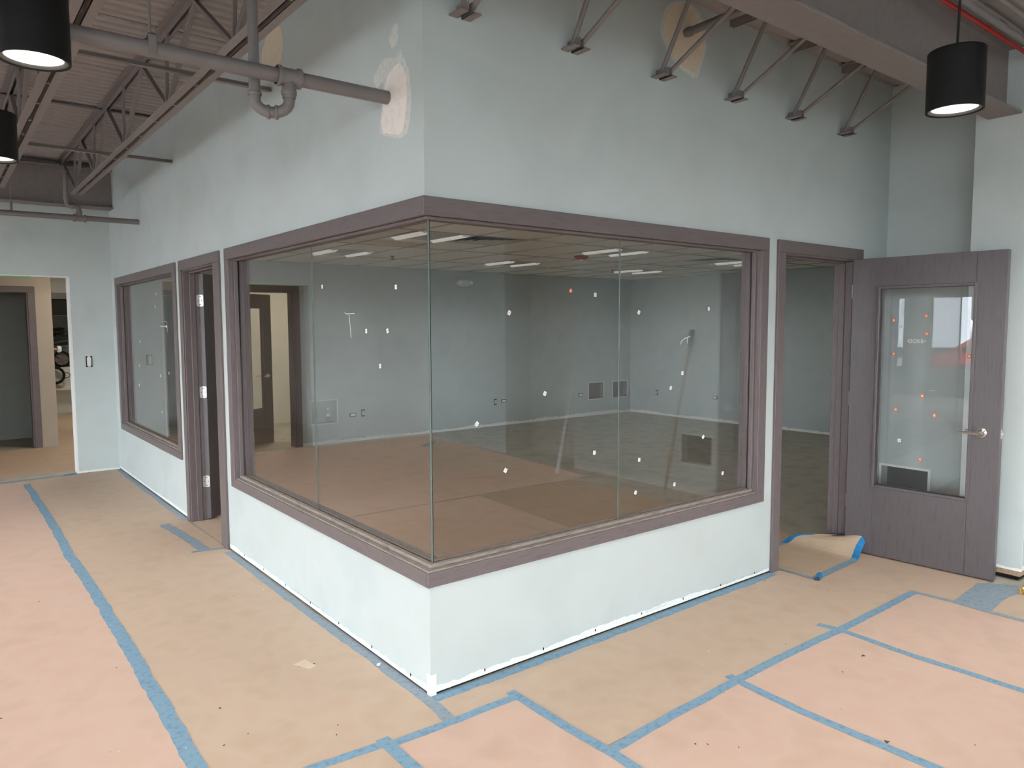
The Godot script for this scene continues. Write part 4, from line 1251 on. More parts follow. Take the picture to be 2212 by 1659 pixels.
func build_wall_details() -> void:
	O = Vector3.ZERO
	var wl: Node3D = get_node("wall_left")
	var wf: Node3D = get_node("wall_front")
	# plaster patches: (z or x, y)
	blob("plaster_patch", "z", 0.0, -1, [[-0.190, 2.905], [-0.235, 2.880], [-0.325, 2.900], [-0.440, 2.850], [-0.407, 2.790], [-0.345, 2.80], [-0.372, 2.675], [-0.385, 2.588], [-0.312, 2.548], [-0.151, 2.523], [-0.115, 2.58], [-0.102, 2.672], [-0.106, 2.76], [-0.127, 2.81]], 0.0012, M.spackle_thin, wl)
	blob("plaster_patch", "z", 0.0, -1, [[-0.200, 2.850], [-0.300, 2.820], [-0.335, 2.760], [-0.355, 2.675], [-0.360, 2.588], [-0.300, 2.560], [-0.180, 2.545], [-0.145, 2.62], [-0.135, 2.72], [-0.150, 2.80]], 0.0022, M.spackle, wl)
	blob("plaster_patch", "z", 0.0, -1, [[-0.227, 3.027], [-0.264, 3.004], [-0.283, 2.971], [-0.262, 2.929], [-0.217, 2.940], [-0.199, 3.007]], 0.0012, M.spackle_thin, wl)
	blob("plaster_patch", "z", 0.0, -1, [[-1.715, 3.47], [-1.85, 3.40], [-1.89, 3.31], [-1.80, 3.22], [-1.69, 3.20], [-1.60, 3.23], [-1.54, 3.32], [-1.58, 3.43]], 0.0015, M.spackle_tan, wl)
	blob("plaster_patch", "x", 0.0, 1, [[1.723, 3.49], [1.59, 3.45], [1.52, 3.33], [1.55, 3.22], [1.66, 3.13], [1.80, 3.09], [1.84, 3.10], [1.87, 3.16], [1.915, 3.28], [1.90, 3.40], [1.83, 3.475]], 0.0012, M.spackle_thin, wf)
	blob("plaster_patch", "x", 0.0, 1, [[1.723, 3.48], [1.61, 3.44], [1.55, 3.33], [1.575, 3.23], [1.67, 3.15], [1.80, 3.12], [1.86, 3.18], [1.895, 3.28], [1.875, 3.39], [1.81, 3.46]], 0.0020, M.spackle_tan, wf)
	# ragged unpainted strips along the foot
	var st := mb()
	ragged(st, "z", 0.0, -1, [[-2.84, -0.001]], 0.050, 0.0008, 0.014)
	obj("unpainted_strip", st, M.board, wl)
	st = mb()
	ragged(st, "z", 0.0, -1, [[-6.94, -3.96]], 0.030, 0.0008, 0.014)
	obj("unpainted_strip", st, M.board, wl)
	st = mb()
	ragged(st, "x", 0.0, 1, [[0.0, 2.69]], 0.040, 0.0008, 0.014)
	obj("unpainted_strip", st, M.board, wf)
	# corner bead tip down to the floor
	obj("corner_bead", box3(-0.0012, 0.03, 0.002, 0.10, -0.03, 0.0012), M.board, wf)
	# screws and printed marks on the bare board
	for k in 7:
		st = mb()
		bx(st, Vector3(-0.0022, 0.030, -0.18 - k * 0.39), Vector3(-0.0002, 0.044, -0.174 - k * 0.39))
		obj("screw", st, M.gap, wl)
		st = mb()
		bx(st, Vector3(0.30 + k * 0.37, 0.030, 0.0002), Vector3(0.306 + k * 0.37, 0.043, 0.0022))
		obj("screw", st, M.gap, wf)
	st = mb()
	for r in [[-1.66, -1.15, "z"], [-2.55, -2.40, "z"], [1.45, 1.62, "x"], [2.05, 2.62, "x"]]:
		var u: float = r[0]
		while u < r[1]:
			var s := rng.randf_range(0.003, 0.010)
			if r[2] == "z": bx(st, Vector3(-0.0014, 0.040, u), Vector3(-0.0004, 0.040 + 0.008, u + s * 0.5))
			else: bx(st, Vector3(u, 0.032, 0.0004), Vector3(u + s * 0.5, 0.040, 0.0014))
			u += s + 0.006
	var marks := obj("printed_marks", st, M.vent, wf)
	marks.set_meta("kind", "stuff")
	# light switch on the far wall
	var t := thing("light_switch", Vector3(-0.27, 1.288, -6.95), "white rocker light switch in a black box on the far wall", "switch")
	obj("switch_box", box3(-0.302, -0.238, 1.225, 1.351, -6.95, -6.944), M.black_matte, t)
	obj("rocker", box3(-0.292, -0.248, 1.240, 1.336, -6.944, -6.934, 0.003), M.plastic, t)
	obj("mounting_strap", box3(-0.283, -0.257, 1.222, 1.354, -6.9445, -6.942, 0.0005), M.zinc, t)
	O = Vector3.ZERO
	# white corner beads of the hall opening
	var wfar: Node3D = get_node("wall_far")
	obj("corner_bead", box3(-0.444, -0.425, 0.0, 2.25, -7.105, -6.948, 0.001), M.board, wfar)
	obj("corner_bead", box3(-2.31, -0.44, 2.243, 2.256, -7.105, -6.948, 0.001), M.board, wfar)
	st = mb()
	ragged(st, "x", -6.95, 1, [[-0.425, 0.0]], 0.035, 0.002, 0.0)
	obj("unpainted_strip", st, M.board, wfar)
	single("green_laser_line", Vector3(-1.2, 2.235, -6.945), func(s2):  # laser level line, its light drawn as solid green strips
		bx(s2, Vector3(-2.2, 2.236, -6.950), Vector3(-0.80, 2.243, -6.945), 0.001)
		bx(s2, Vector3(-2.2, 2.229, -6.950), Vector3(-0.80, 2.231, -6.946), 0.0005), M.green, "thin bright green laser line drawn as solid strips on the head of the hall opening", "tape")
	# torn foot of the boxed column
	var wc: Node3D = get_node("wall_column")
	obj("torn_board", box3(3.806, 4.21, 0.030, 0.078, 0.752, 1.128, 0.004), M.brown_paper, wc)
	st = mb()
	ragged(st, "z", 3.80, -1, [[0.745, 1.135]], 0.020, 0.001, 0.068)
	obj("unpainted_strip", st, M.board, wc)
	obj("column_track", box3(3.83, 4.2, 0.0, 0.032, 0.775, 1.105), M.gap, wc)
	st = mb()
	ragged(st, "x", 1.135, 1, [[3.80, 4.22]], 0.05, 0.001, 0.075)
	obj("unpainted_strip", st, M.board, wc)

# ------------------------------------------------------------------ office fittings
func outlet(at: Vector3, out: Vector3, label: String, sideways := true, dark := false) -> void:
	var t := thing("outlet", at, label, "outlet", "uncovered wall outlets")
	var right := Vector3.UP.cross(out)
	var xf := Transform3D(Basis(right, Vector3.UP, out), at)
	var w := 0.10 if sideways else 0.055
	var h := 0.055 if sideways else 0.10
	var st := mb()
	cbox(st, xf * Transform3D(Basis(), Vector3(0, 0, 0.002)), Vector3(w, h, 0.006), 0.001)
	obj("outlet_box", st, M.gap, t)
	st = mb()
	cbox(st, xf * Transform3D(Basis(), Vector3(0, 0, 0.008)), Vector3(w * 0.80, h * 0.72, 0.010), 0.003)
	obj("receptacle", st, M.vent if dark else M.plastic, t)
	O = Vector3.ZERO

func recess(x0: float, x1: float, y0: float, y1: float, m: Material, label: String) -> void:
	var t := thing("wall_box", Vector3((x0 + x1) / 2, y0, -7.1), label, "wall box", "recessed wall boxes")
	var st := mb()
	var d := -7.20
	bx(st, Vector3(x0, y0, d - 0.004), Vector3(x1, y1, d))
	bx(st, Vector3(x0, y0, d), Vector3(x0 + 0.004, y1, -7.10))
	bx(st, Vector3(x1 - 0.004, y0, d), Vector3(x1, y1, -7.10))
	bx(st, Vector3(x0, y0, d), Vector3(x1, y0 + 0.004, -7.10))
	bx(st, Vector3(x0, y1 - 0.004, d), Vector3(x1, y1, -7.10))
	obj("box", st, m, t)
	st = mb()
	for r in [[x0 - 0.02, x0, y0 - 0.02, y1 + 0.02], [x1, x1 + 0.02, y0 - 0.02, y1 + 0.02], [x0, x1, y0 - 0.02, y0], [x0, x1, y1, y1 + 0.02]]:
		bx(st, Vector3(r[0], r[2], -7.101), Vector3(r[1], r[3], -7.095), 0.001)
	obj("rim", st, M.spackle_thin, t)
	O = Vector3.ZERO

func build_office_fittings() -> void:
	recess(2.47, 2.855, 0.305, 0.625, M.wall_in, "recessed wall box holding a water bottle, by the back doorway")
	recess(7.895, 8.275, 0.315, 0.61, M.steel, "dark recessed wall box, left one of the pair near the far corner")
	recess(8.535, 8.925, 0.313, 0.605, M.steel, "dark recessed wall box, right one of the pair near the far corner")
	var t := thing("water_bottle", Vector3(2.74, 0.309, -7.15), "clear plastic water bottle standing in the recessed wall box", "bottle")
	var st := mb()
	lathe(st, [Vector2(0, 0), Vector2(0.030, 0.0), Vector2(0.032, 0.01), Vector2(0.032, 0.06), Vector2(0.029, 0.075), Vector2(0.032, 0.09), Vector2(0.032, 0.13), Vector2(0.014, 0.175), Vector2(0.013, 0.19), Vector2(0, 0.19)], Transform3D(Basis(), Vector3(2.74, 0.310, -7.15)), 20)
	obj("bottle_body", st, M.bottle, t)
	st = mb()
	lathe(st, [Vector2(0.015, 0.178), Vector2(0.015, 0.198), Vector2(0, 0.2)], Transform3D(Basis(), Vector3(2.74, 0.310, -7.15)), 14, false)
	obj("cap", st, M.plastic, t)
	st = mb()
	lathe(st, [Vector2(0.0325, 0.085), Vector2(0.0325, 0.128)], Transform3D(Basis(), Vector3(2.74, 0.310, -7.15)), 20)
	obj("paper_label", st, M.plastic, t)
	O = Vector3.ZERO
	var n := Vector3(0, 0, 1)
	outlet(Vector3(3.103, 0.392, -7.1), n, "white outlet right of the wall box that holds the bottle")
	outlet(Vector3(3.267, 0.407, -7.1), n, "grey upright outlet on the back wall beside the white one", false, true)
	outlet(Vector3(5.715, 0.409, -7.1), n, "upright outlet in the middle of the back wall", false, true)
	outlet(Vector3(5.892, 0.413, -7.1), n, "sideways white outlet in the middle of the back wall")
	outlet(Vector3(7.683, 0.407, -7.1), n, "white outlet left of the pair of dark wall boxes")
	var e := Vector3(-1, 0, 0)
	outlet(Vector3(9.02, 0.418, -6.429), e, "upright outlet on the office side wall near the far corner", false, true)
	outlet(Vector3(9.02, 0.419, -5.11), e, "sideways outlet on the office side wall, left of the door opening")
	# emergency light
	t = thing("emergency_light", Vector3(5.076, 2.367, -7.1), "white oval emergency light high on the office back wall", "light fitting")
	st = mb()
	lathe(st, [Vector2(0, -0.15), Vector2(0.040, -0.135), Vector2(0.062, -0.08), Vector2(0.068, 0.0), Vector2(0.062, 0.08), Vector2(0.040, 0.135), Vector2(0, 0.15)], Transform3D(Basis(Vector3(0, -1, 0), Vector3(1, 0, 0), Vector3(0, 0, 0.8)), Vector3(5.076, 2.367, -7.065)), 20)
	obj("housing", st, M.plastic, t)
	for s in [-1.0, 1.0]:
		st = mb()
		lathe(st, [Vector2(0.034, 0.0), Vector2(0.032, 0.03), Vector2(0.020, 0.034), Vector2(0, 0.034)], Transform3D(Basis(Vector3.RIGHT, Vector3(0, 0, 1), Vector3(0, -1, 0)), Vector3(5.076 + s * 0.10, 2.372, -7.035)), 16, false)
		obj("lamp_head", st, M.lens, t)
	O = Vector3.ZERO
	# ceiling fittings
	var names := ["over the middle of the glass corner panes", "at the back left, by the doorway", "behind the red device", "at the back centre of the office", "near the right air vent", "at the back right of the office", "near the front wall, centre", "near the front wall, right"]
	for k in 8:
		var c: Vector2 = TROFFERS[k]
		t = thing("ceiling_troffer", Vector3(c.x, 2.56, c.y), "square white recessed ceiling light panel " + names[k], "ceiling light", "recessed office ceiling panels")
		obj("frame", box3(c.x - 0.305, c.x + 0.305, 2.558, 2.570, c.y - 0.31, c.y + 0.31, 0.003), M.grid, t)
		st = mb()
		# sloping side reflectors either side of a shallow basket
		for s in [-1.0, 1.0]:
			for j in 6:
				var z0 := c.y - 0.29 + 0.58 * j / 6.0
				var z1 := c.y - 0.29 + 0.58 * (j + 1) / 6.0
				quad(st, Vector3(c.x + s * 0.285, 2.557, z0), Vector3(c.x + s * 0.285, 2.557, z1), Vector3(c.x + s * 0.215, 2.532, z1), Vector3(c.x + s * 0.215, 2.532, z0))
				quad(st, Vector3(c.x + s * 0.215, 2.532, z0), Vector3(c.x + s * 0.215, 2.532, z1), Vector3(c.x + s * 0.175, 2.557, z1), Vector3(c.x + s * 0.175, 2.557, z0))
		obj("glow_reflector", st, M.added_reflector_glow, t)  # side reflectors carrying the added glow
		var l := AreaLight3D.new()  # fill light added to lift the dark office
		l.name = "office_fill_light"
		l.area_size = Vector2(0.5, 0.55)
		l.light_energy = 0.2
		l.light_color = Color(1.0, 0.98, 0.94)
		l.shadow_enabled = true
		l.area_range = 30.0
		t.add_child(l)
		l.position = Vector3(0, -0.030, 0)
		l.rotation_degrees = Vector3(-90, 0, 0)
	for k in [8, 9]:
		var c: Vector2 = TROFFERS[k]
		t = thing("air_vent", Vector3(c.x, 2.56, c.y), ["square louvred air vent in the office ceiling near the glass corner", "square louvred air vent in the office ceiling near the right end"][k - 8], "air vent", "office ceiling vents")
		for j in 4:
			var r := 0.30 - j * 0.07
			st = mb()
			for s in [-1.0, 1.0]:
				quad(st, Vector3(c.x + s * r, 2.556, c.y - r), Vector3(c.x + s * r, 2.556, c.y + r), Vector3(c.x + s * (r - 0.05), 2.572, c.y + r - 0.05), Vector3(c.x + s * (r - 0.05), 2.572, c.y - r + 0.05))
				quad(st, Vector3(c.x - r, 2.556, c.y + s * r), Vector3(c.x + r, 2.556, c.y + s * r), Vector3(c.x + r - 0.05, 2.572, c.y + s * (r - 0.05)), Vector3(c.x - r + 0.05, 2.572, c.y + s * (r - 0.05)))
			obj("louvre", st, M.vent, t)
		obj("duct", box3(c.x - 0.30, c.x + 0.30, 2.574, 2.580, c.y - 0.30, c.y + 0.30), M.dark, t)
	O = Vector3.ZERO
	t = thing("smoke_alarm", Vector3(4.834, 2.56, -4.098), "red dome alarm with a clear tip on the office ceiling", "alarm")
	st = mb()
	var fl := Transform3D(Basis(Vector3.RIGHT, Vector3(0, -1, 0), Vector3(0, 0, -1)), Vector3(4.834, 2.560, -4.098))
	lathe(st, [Vector2(0.0, 0.0), Vector2(0.095, 0.0), Vector2(0.095, 0.010), Vector2(0.075, 0.035), Vector2(0.045, 0.045), Vector2(0, 0.046)], fl, 28)
	obj("dome", st, M.red_dark, t)
	st = mb()
	lathe(st, [Vector2(0.022, 0.044), Vector2(0.020, 0.060), Vector2(0.010, 0.066), Vector2(0, 0.066)], fl, 14)
	obj("strobe", st, M.lens, t)
	for s in [[2.909, -5.497, "small sprinkler head on the office ceiling at the back left"], [6.849, -5.502, "small sprinkler head on the office ceiling at the back right"]]:
		t = thing("sprinkler", Vector3(s[0], 2.56, s[1]), s[2], "sprinkler", "ceiling sprinklers")
		st = mb()
		fl = Transform3D(Basis(Vector3.RIGHT, Vector3(0, -1, 0), Vector3(0, 0, -1)), Vector3(s[0], 2.560, s[1]))
		lathe(st, [Vector2(0.035, 0.0), Vector2(0.030, 0.006), Vector2(0.010, 0.010), Vector2(0.009, 0.035), Vector2(0, 0.036)], fl, 14, false)
		obj("body", st, M.gap, t)
		st = mb()
		lathe(st, [Vector2(0, 0.036), Vector2(0.030, 0.036), Vector2(0.030, 0.040), Vector2(0, 0.040)], fl, 14, false)
		obj("deflector", st, M.gap, t)
	O = Vector3.ZERO
	# blue tape scrap on the office floor
	single("tape_scrap", Vector3(3.75, 0.003, -6.1), func(s2):
		cbox(s2, Transform3D(Basis(Vector3.UP, 0.5), Vector3(3.75, 0.010, -6.1)), Vector3(0.22, 0.012, 0.07), 0.003)
		cbox(s2, Transform3D(Basis(Vector3(0, 0, 1), 0.8), Vector3(3.86, 0.03, -6.12)), Vector3(0.09, 0.008, 0.06), 0.002), M.tape, "crumpled blue tape scrap on the office floor near the back wall", "tape")

# ------------------------------------------------------------------ hall beyond the far wall
func build_hall() -> void:
	O = Vector3.ZERO
	wall("wall_hall_tan", "x", -9.55, -9.40, -4.0, -0.335, 0.0, 2.75, [[-1.50, -0.615, 0.0, HEAD]], M.tan)
	wall("wall_hall_end", "x", -14.25, -14.08, -4.0, 4.0, 0.0, 2.75, [[-0.9, 1.0, 0.90, 1.92]], M.white)
	struct("wall_hall_cream", box3(1.0, 9.0, 0.0, 2.75, -9.95, -9.80), M.cream)
	struct("wall_hall_left", box3(-4.15, -4.0, 0.0, 2.75, -14.2, -7.1), M.tan)
	struct("wall_hall_right", box3(4.0, 4.15, 0.0, 2.75, -9.80, -7.25), M.cream)
	struct("wall_hall_side", box3(1.0, 1.15, 0.0, 2.75, -14.1, -9.95), M.white)
	struct("ceiling_hall", box3(-4.15, 4.15, 2.75, 2.85, -14.25, -7.1), M.tile)
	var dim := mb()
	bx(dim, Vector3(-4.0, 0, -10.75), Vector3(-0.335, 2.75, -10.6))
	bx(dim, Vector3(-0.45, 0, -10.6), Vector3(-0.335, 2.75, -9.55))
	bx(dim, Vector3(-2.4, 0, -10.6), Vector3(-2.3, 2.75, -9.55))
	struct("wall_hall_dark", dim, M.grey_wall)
	# dark door in the tan wall
	var f := struct_root("trim_7")
	obj("casing", strip(Vector3(-0.615, 0, -9.40), Vector3(-0.530, 2.165, -9.382)), M.trim_y, f)
	obj("casing", strip(Vector3(-1.585, 0, -9.40), Vector3(-1.500, 2.165, -9.382)), M.trim_y, f)
	obj("head_casing", strip(Vector3(-1.585, 2.165, -9.40), Vector3(-0.530, 2.248, -9.382)), M.trim_x, f)
	obj("jamb", strip(Vector3(-0.633, 0, -9.55), Vector3(-0.615, 2.165, -9.396)), M.trim_y, f)
	obj("jamb", strip(Vector3(-1.500, 0, -9.55), Vector3(-1.482, 2.165, -9.396)), M.trim_y, f)
	# things on and beyond the far window
	var t := thing("shelf_box", Vector3(0.2, 1.92, -14.0), "long black header box above the far hall window", "box")
	obj("box_body", box3(-0.9, 1.0, 1.925, 2.225, -14.08, -13.85, 0.01), M.black_matte, t)
	obj("box_lid", box3(-0.9, 1.0, 2.225, 2.345, -14.08, -13.80, 0.005), M.door, t)
	O = Vector3.ZERO
	# coil of cable on a cardboard piece
	t = thing("cable_coil", Vector3(0.10, 0.50, -13.95), "coil of black cable hanging on the white hall wall", "cable")
	var st := mb()
	var pts := []
	for k in 160:
		var a := TAU * k / 18.0
		var r := 0.155 + 0.018 * sin(k * 1.7)
		pts.append(Vector3(0.17 + r * cos(a), 0.755 + r * sin(a) * 1.0, -14.02 + 0.05 * sin(k * 0.37) + 0.045))
	sweep(st, pts, 0.013, 6)
	obj("coil", st, M.rubber, t)
	st = mb()
	sweep(st, curve([Vector3(0.30, 0.76, -13.98), Vector3(0.38, 0.80, -13.97), Vector3(0.43, 0.75, -13.97), Vector3(0.38, 0.70, -13.98), Vector3(0.30, 0.71, -13.98)], 5), 0.007, 6)
	obj("loop", st, M.rubber, t)
	O = Vector3.ZERO
	single("cardboard_piece", Vector3(0.12, 0.50, -14.0), func(s2): bx(s2, Vector3(-0.1, 0.50, -14.08), Vector3(0.26, 0.555, -13.90), 0.004), M.card, "brown cardboard ledge under the black cable coil", "cardboard")
	struct("trim_8", box3(-4.0, 4.0, 0.47, 0.50, -14.08, -13.88), M.white)
	# tangle of hoses and folded panels behind the window
	t = thing("hose_tangle", Vector3(0.1, 1.52, -14.6), "tangled black hoses on top of grey panels in the hall window", "hose")
	st = mb()
	pts = []
	for k in 120:
		pts.append(Vector3(0.15 + 0.22 * sin(k * 0.61) + 0.05 * sin(k * 1.9), 1.60 + 0.055 * cos(k * 0.43) + 0.02 * sin(k * 1.3), -14.3 + 0.08 * cos(k * 0.53)))
	sweep(st, curve(pts, 2), 0.013, 6)
	obj("hose", st, M.rubber, t)
	O = Vector3.ZERO
	t = thing("panel_rack", Vector3(0.4, 0.885, -14.95), "grey rack of sloping panels standing behind the hall window", "rack")
	obj("rack_body", box3(-0.1, 0.98, 0.885, 1.30, -15.2, -14.75, 0.01), M.car_grey, t)
	for k in 3:
		st = mb()
		cbox(st, Transform3D(Basis(Vector3(0, 0, 1), 0.45 - k * 0.2), Vector3(0.40 + 0.04 * k, 1.50 - k * 0.10, -15.12 + k * 0.17)), Vector3(0.9, 0.05, 0.14), 0.01)
		obj("panel", st, M.car_grey, t)
	O = Vector3.ZERO
	t = thing("wheel", Vector3(0.33, 0.90, -14.55), "black tyred wheel standing low in the hall window", "wheel")
	st = mb()
	var wx := Transform3D(Basis(Vector3.RIGHT, Vector3(0, 0, 1), Vector3(0, -1, 0)), Vector3(0.36, 1.05, -14.5))
	lathe(st, [Vector2(0.12, -0.07), Vector2(0.155, -0.06), Vector2(0.165, 0.0), Vector2(0.155, 0.06), Vector2(0.12, 0.07)], wx, 28)
	obj("tyre", st, M.rubber, t)
	st = mb()
	lathe(st, [Vector2(0.12, 0.06), Vector2(0.10, 0.03), Vector2(0.03, 0.045), Vector2(0, 0.045)], wx, 28)
	for k in 5: bar(st, wx * Vector3(0.02 * cos(TAU * k / 5), 0.05, 0.02 * sin(TAU * k / 5)), wx * Vector3(0.115 * cos(TAU * k / 5), 0.06, 0.115 * sin(TAU * k / 5)), 0.02, 0.012, 0.002)
	obj("rim", st, M.steel, t)
	O = Vector3.ZERO
	struct("shelf_hall", box3(-0.9, 1.0, 0.86, 0.885, -15.2, -14.1), M.white).name = "trim_9"
	var store := mb()
	bx(store, Vector3(-1.2, 0, -15.4), Vector3(1.3, 2.85, -15.25))
	bx(store, Vector3(-1.2, 0, -15.25), Vector3(-1.05, 2.85, -14.25))
	bx(store, Vector3(1.15, 0, -15.25), Vector3(1.3, 2.85, -14.25))
	bx(store, Vector3(-1.2, 2.75, -15.4), Vector3(1.3, 2.85, -14.25))
	struct("wall_hall_store", store, M.wall_in)
	# white cap at the edge of the tan wall
	t = thing("paint_roller", Vector3(-0.30, 1.37, -9.42), "white-capped roller end sticking out at the edge of the tan hall wall", "roller")
	st = mb()
	lathe(st, [Vector2(0, 0), Vector2(0.018, 0.0), Vector2(0.018, 0.07), Vector2(0, 0.07)], Transform3D(frame_of(Vector3.RIGHT), Vector3(-0.345, 1.375, -9.44)), 14, false)
	obj("core", st, M.brown_paper, t)
	st = mb()
	lathe(st, [Vector2(0.0, 0.055), Vector2(0.045, 0.055), Vector2(0.047, 0.075), Vector2(0.038, 0.105), Vector2(0.0, 0.110)], Transform3D(frame_of(Vector3.RIGHT), Vector3(-0.345, 1.375, -9.44)), 18)
	obj("cap", st, M.white, t)
	O = Vector3.ZERO
	# hall lights: flush panels, lit
	for p in [[0.2, -8.4, "lit square ceiling panel in the hall by the far opening"], [2.9, -8.5, "lit square ceiling panel in the hall behind the office doorway"], [0.3, -12.4, "lit square ceiling panel at the end of the hall"]]:
		t = thing("ceiling_panel", Vector3(p[0], 2.73, p[1]), p[2], "ceiling light", "lit hall ceiling panels")
		obj("frame", box3(p[0] - 0.30, p[0] + 0.30, 2.72, 2.752, p[1] - 0.30, p[1] + 0.30, 0.004), M.grid, t)
		obj("lamp_diffuser", box3(p[0] - 0.27, p[0] + 0.27, 2.714, 2.722, p[1] - 0.27, p[1] + 0.27, 0.002), M.lamp_glow, t)
		var l := AreaLight3D.new()
		l.name = "panel_light"
		l.area_size = Vector2(0.5, 0.5)
		l.light_energy = 1.6
		l.light_color = Color(1.0, 0.95, 0.86)
		l.shadow_enabled = true
		l.area_range = 30.0
		t.add_child(l)
		l.position = Vector3(0, -0.022, 0)
		l.rotation_degrees = Vector3(-90, 0, 0)
	O = Vector3.ZERO

# ------------------------------------------------------------------ lobby things seen in the glass
func build_lobby_things() -> void:
	O = Vector3.ZERO
	# pole and roller handle leaning on the side wall
	single("metal_stud", Vector3(3.80, 0, 3.297), func(st):
		var a := Vector3(3.80, 0.012, 3.297)
		var b := Vector3(4.200, 1.244, 3.40)
		var bs := frame_of(b - a)
		var c := (a + b) / 2
		var l := a.distance_to(b)
		cbox(st, Transform3D(bs, c), Vector3(0.045, l, 0.003), 0.0)
		cbox(st, Transform3D(bs, c + bs * Vector3(0.022, 0, 0.012)), Vector3(0.003, l, 0.025), 0.0)
		cbox(st, Transform3D(bs, c + bs * Vector3(-0.022, 0, 0.012)), Vector3(0.003, l, 0.025), 0.0), M.zinc, "galvanised metal stud leaning on the side wall, mirrored in the glass", "metal stud")
	var t := thing("push_broom", Vector3(3.92, 0, 1.84), "wooden pole with a dark grip leaning on the side wall, mirrored in the glass", "pole")
	var a := Vector3(3.925, 0.03, 1.84)
	var b := Vector3(4.19, 1.637, 1.735)
	var st := mb()
	rod(st, a, a.lerp(b, 0.90), 0.0135, 12)
	obj("handle", st, M.wood, t)
	st = mb()
	rod(st, a.lerp(b, 0.89), b, 0.020, 12)
	obj("grip", st, M.black_matte, t)
	st = mb()
	rod(st, a - (b - a).normalized() * 0.028, a.lerp(b, 0.09), 0.017, 12)
	obj("ferrule", st, M.steel, t)
	O = Vector3.ZERO
	# yellow brush at the right picture edge
	t = thing("floor_brush", Vector3(3.66, 0.004, 1.25), "yellow bristled brush lying at the right edge by the column", "brush")
	st = mb()
	bx(st, Vector3(3.55, 0.028, 1.215), Vector3(3.78, 0.050, 1.275), 0.006)
	obj("brush_block", st, M.white, t)
	st = mb()
	for k in 260:
		var p := Vector3(rng.randf_range(3.545, 3.785), 0.006, rng.randf_range(1.205, 1.285))
		bar(st, p, p + Vector3(rng.randf_range(-0.014, 0.014), 0.032, rng.randf_range(-0.012, 0.012)), 0.004, 0.004)
	var br := obj("bristles", st, M.bristle, t)
	br.set_meta("kind", "stuff")
	O = Vector3.ZERO
	# wall box and outlets of the side wall, and the white cable on the floor
	for wb in [[1.50, 1.87, 0.30, 0.585, "dark recessed wall box in the lobby side wall by the pole"], [0.02, 0.37, 0.27, 0.56, "black wall box with torn white edges seen through the open door's glass"]]:
		t = thing("wall_box", Vector3(4.22, wb[2], (wb[0] + wb[1]) / 2), wb[4], "wall box", "recessed wall boxes")
		obj("box", box3(4.32, 4.325, wb[2], wb[3], wb[0], wb[1]), M.gap, t)
		st = mb()
		for q in [[wb[0] - 0.018, wb[0], wb[2] - 0.018, wb[3] + 0.018], [wb[1], wb[1] + 0.018, wb[2] - 0.018, wb[3] + 0.018], [wb[0], wb[1], wb[2] - 0.018, wb[2]], [wb[0], wb[1], wb[3], wb[3] + 0.018]]:
			bx(st, Vector3(4.214, q[2], q[0]), Vector3(4.222, q[3], q[1]), 0.001)
		obj("rim", st, M.board, t)
	O = Vector3.ZERO
	var e := Vector3(-1, 0, 0)
	outlet(Vector3(4.22, 0.385, 1.975), e, "white outlet on the lobby side wall behind the leaning pole")
	outlet(Vector3(4.22, 0.411, 5.652), e, "white outlet on the lobby side wall beyond the alcove")
	outlet(Vector3(4.22, 1.304, 6.346), e, "upright wall switch on the lobby side wall beyond the alcove", false)
	single("cable", Vector3(3.6, 0.004, 2.9), func(s2):
		var pts := []
		for k in 26: pts.append(Vector3(3.65 + 0.25 * sin(k * 0.83) + 0.05 * sin(k * 2.1), 0.012 + 0.004 * sin(k * 1.1), 2.85 + 0.3 * cos(k * 0.59)))
		sweep(s2, curve(pts, 4), 0.0055, 6), M.plastic, "loose white cable lying on the lobby floor, mirrored in the glass", "cable")
	var wr := struct_root("baseboard_right")
	st = mb()
	ragged(st, "z", 4.22, -1, [[0.0, 0.745], [1.135, 3.45], [4.78, 10.0]], 0.06, 0.003, 0.0)
	obj("unpainted_strip", st, M.board, wr)

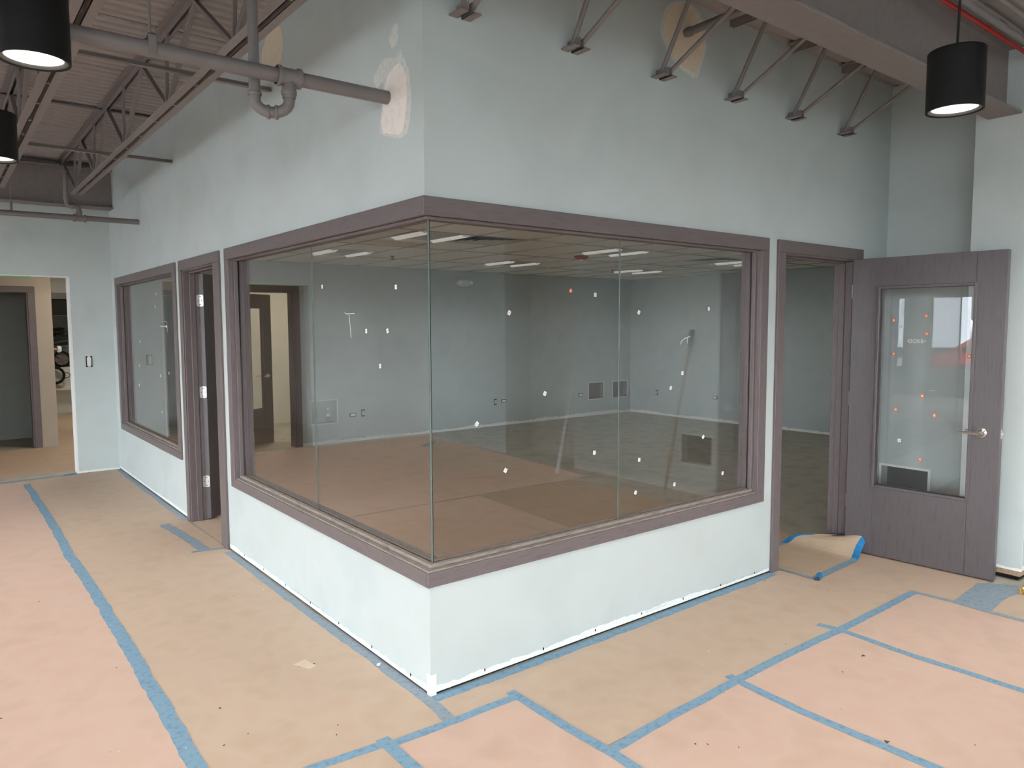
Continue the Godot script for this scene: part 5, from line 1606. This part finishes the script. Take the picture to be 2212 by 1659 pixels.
# ------------------------------------------------------------------ outside, seen mirrored in the door glass
func build_outside() -> void:
	O = Vector3.ZERO
	var gr := mb()
	bx(gr, Vector3(-80, -0.4, -40), Vector3(-10.2, -0.15, 60))
	bx(gr, Vector3(-10.2, -0.4, 10.2), Vector3(40, -0.15, 60))
	struct("floor_outside", gr, M.asphalt)
	var t := thing("box_truck", Vector3(-21.0, -0.15, -7.5), "white box truck parked outside, mirrored in the door glass", "truck")
	obj("cargo_box", box3(-22.4, -20.0, 0.85, 3.5, -8.6, -4.82, 0.03), M.truck, t)
	obj("cab", box3(-22.3, -20.1, 0.5, 2.4, -10.5, -8.75, 0.15), M.truck, t)
	obj("windscreen", box3(-22.1, -20.08, 1.5, 2.2, -10.1, -9.3, 0.02), M.black, t)
	obj("chassis", box3(-22.1, -20.3, 0.45, 0.85, -10.2, -5.0, 0.02), M.black_matte, t)
	for z in [-5.8, -9.6]:
		for x in [-22.2, -20.2]:
			var st := mb()
			lathe(st, [Vector2(0, -0.13), Vector2(0.42, -0.13), Vector2(0.46, 0), Vector2(0.42, 0.13), Vector2(0, 0.13)], Transform3D(frame_of(Vector3.RIGHT), Vector3(x, 0.30, z)), 20)
			obj("wheel", st, M.rubber, t)
	O = Vector3.ZERO
	car(Vector3(-17.0, -0.15, -2.3), M.car, "dull red car parked outside, mirrored in the door glass")
	for p in [[-30.0, -6.2, 4.5], [-33.0, -2.5, 5.0], [-34.0, -11.0, 5.5]]:
		t = thing("tree", Vector3(p[0], -0.15, p[1]), ["nearest leafy tree behind the parked red car", "leafy tree at the far left of the car park", "leafy tree behind the box truck"][[4.5, 5.0, 5.5].find(p[2])], "tree", "trees across the car park")
		var st := mb()
		rod(st, Vector3(p[0], -0.15, p[1]), Vector3(p[0], 2.2, p[1]), 0.16, 8)
		obj("trunk", st, M.bark, t)
		st = mb()
		for k in 26:
			var c := Vector3(p[0] + rng.randf_range(-1.3, 1.3), rng.randf_range(1.8, p[2]), p[1] + rng.randf_range(-1.3, 1.3))
			var r := rng.randf_range(0.4, 0.8)
			lathe(st, [Vector2(0, -r), Vector2(r * 0.8, -r * 0.6), Vector2(r, 0), Vector2(r * 0.75, r * 0.65), Vector2(0, r)], Transform3D(Basis(Vector3(1, 0.3, 0).normalized(), rng.randf() * 3.0), c), 8)
		obj("crown", st, M.leaf, t)
	O = Vector3.ZERO

func car(at: Vector3, m: Material, label: String) -> void:
	var t := thing("car", at, label, "car")
	var st := mb()
	var prof := PackedVector2Array([Vector2(-2.1, 0.35), Vector2(2.1, 0.35), Vector2(2.15, 0.75), Vector2(1.2, 0.95), Vector2(0.55, 1.42), Vector2(-1.1, 1.45), Vector2(-1.75, 1.0), Vector2(-2.15, 0.9)])
	prism(st, prof, Transform3D(Basis(Vector3(0, 0, 1), Vector3.UP, Vector3(-1, 0, 0)), at + Vector3(0.85, 0, 0)), 1.7)
	obj("body", st, m, t)
	st = mb()
	prism(st, PackedVector2Array([Vector2(1.0, 0.98), Vector2(0.5, 1.36), Vector2(-1.0, 1.38), Vector2(-1.5, 1.0)]), Transform3D(Basis(Vector3(0, 0, 1), Vector3.UP, Vector3(-1, 0, 0)), at + Vector3(0.87, 0, 0)), 1.74)
	obj("side_windows", st, M.black, t)
	for z in [-1.35, 1.35]:
		for x in [-0.78, 0.78]:
			st = mb()
			lathe(st, [Vector2(0, -0.1), Vector2(0.30, -0.1), Vector2(0.33, 0), Vector2(0.30, 0.1), Vector2(0, 0.1)], Transform3D(frame_of(Vector3.RIGHT), at + Vector3(x, 0.33, z)), 18)
			obj("wheel", st, M.rubber, t)
	O = Vector3.ZERO
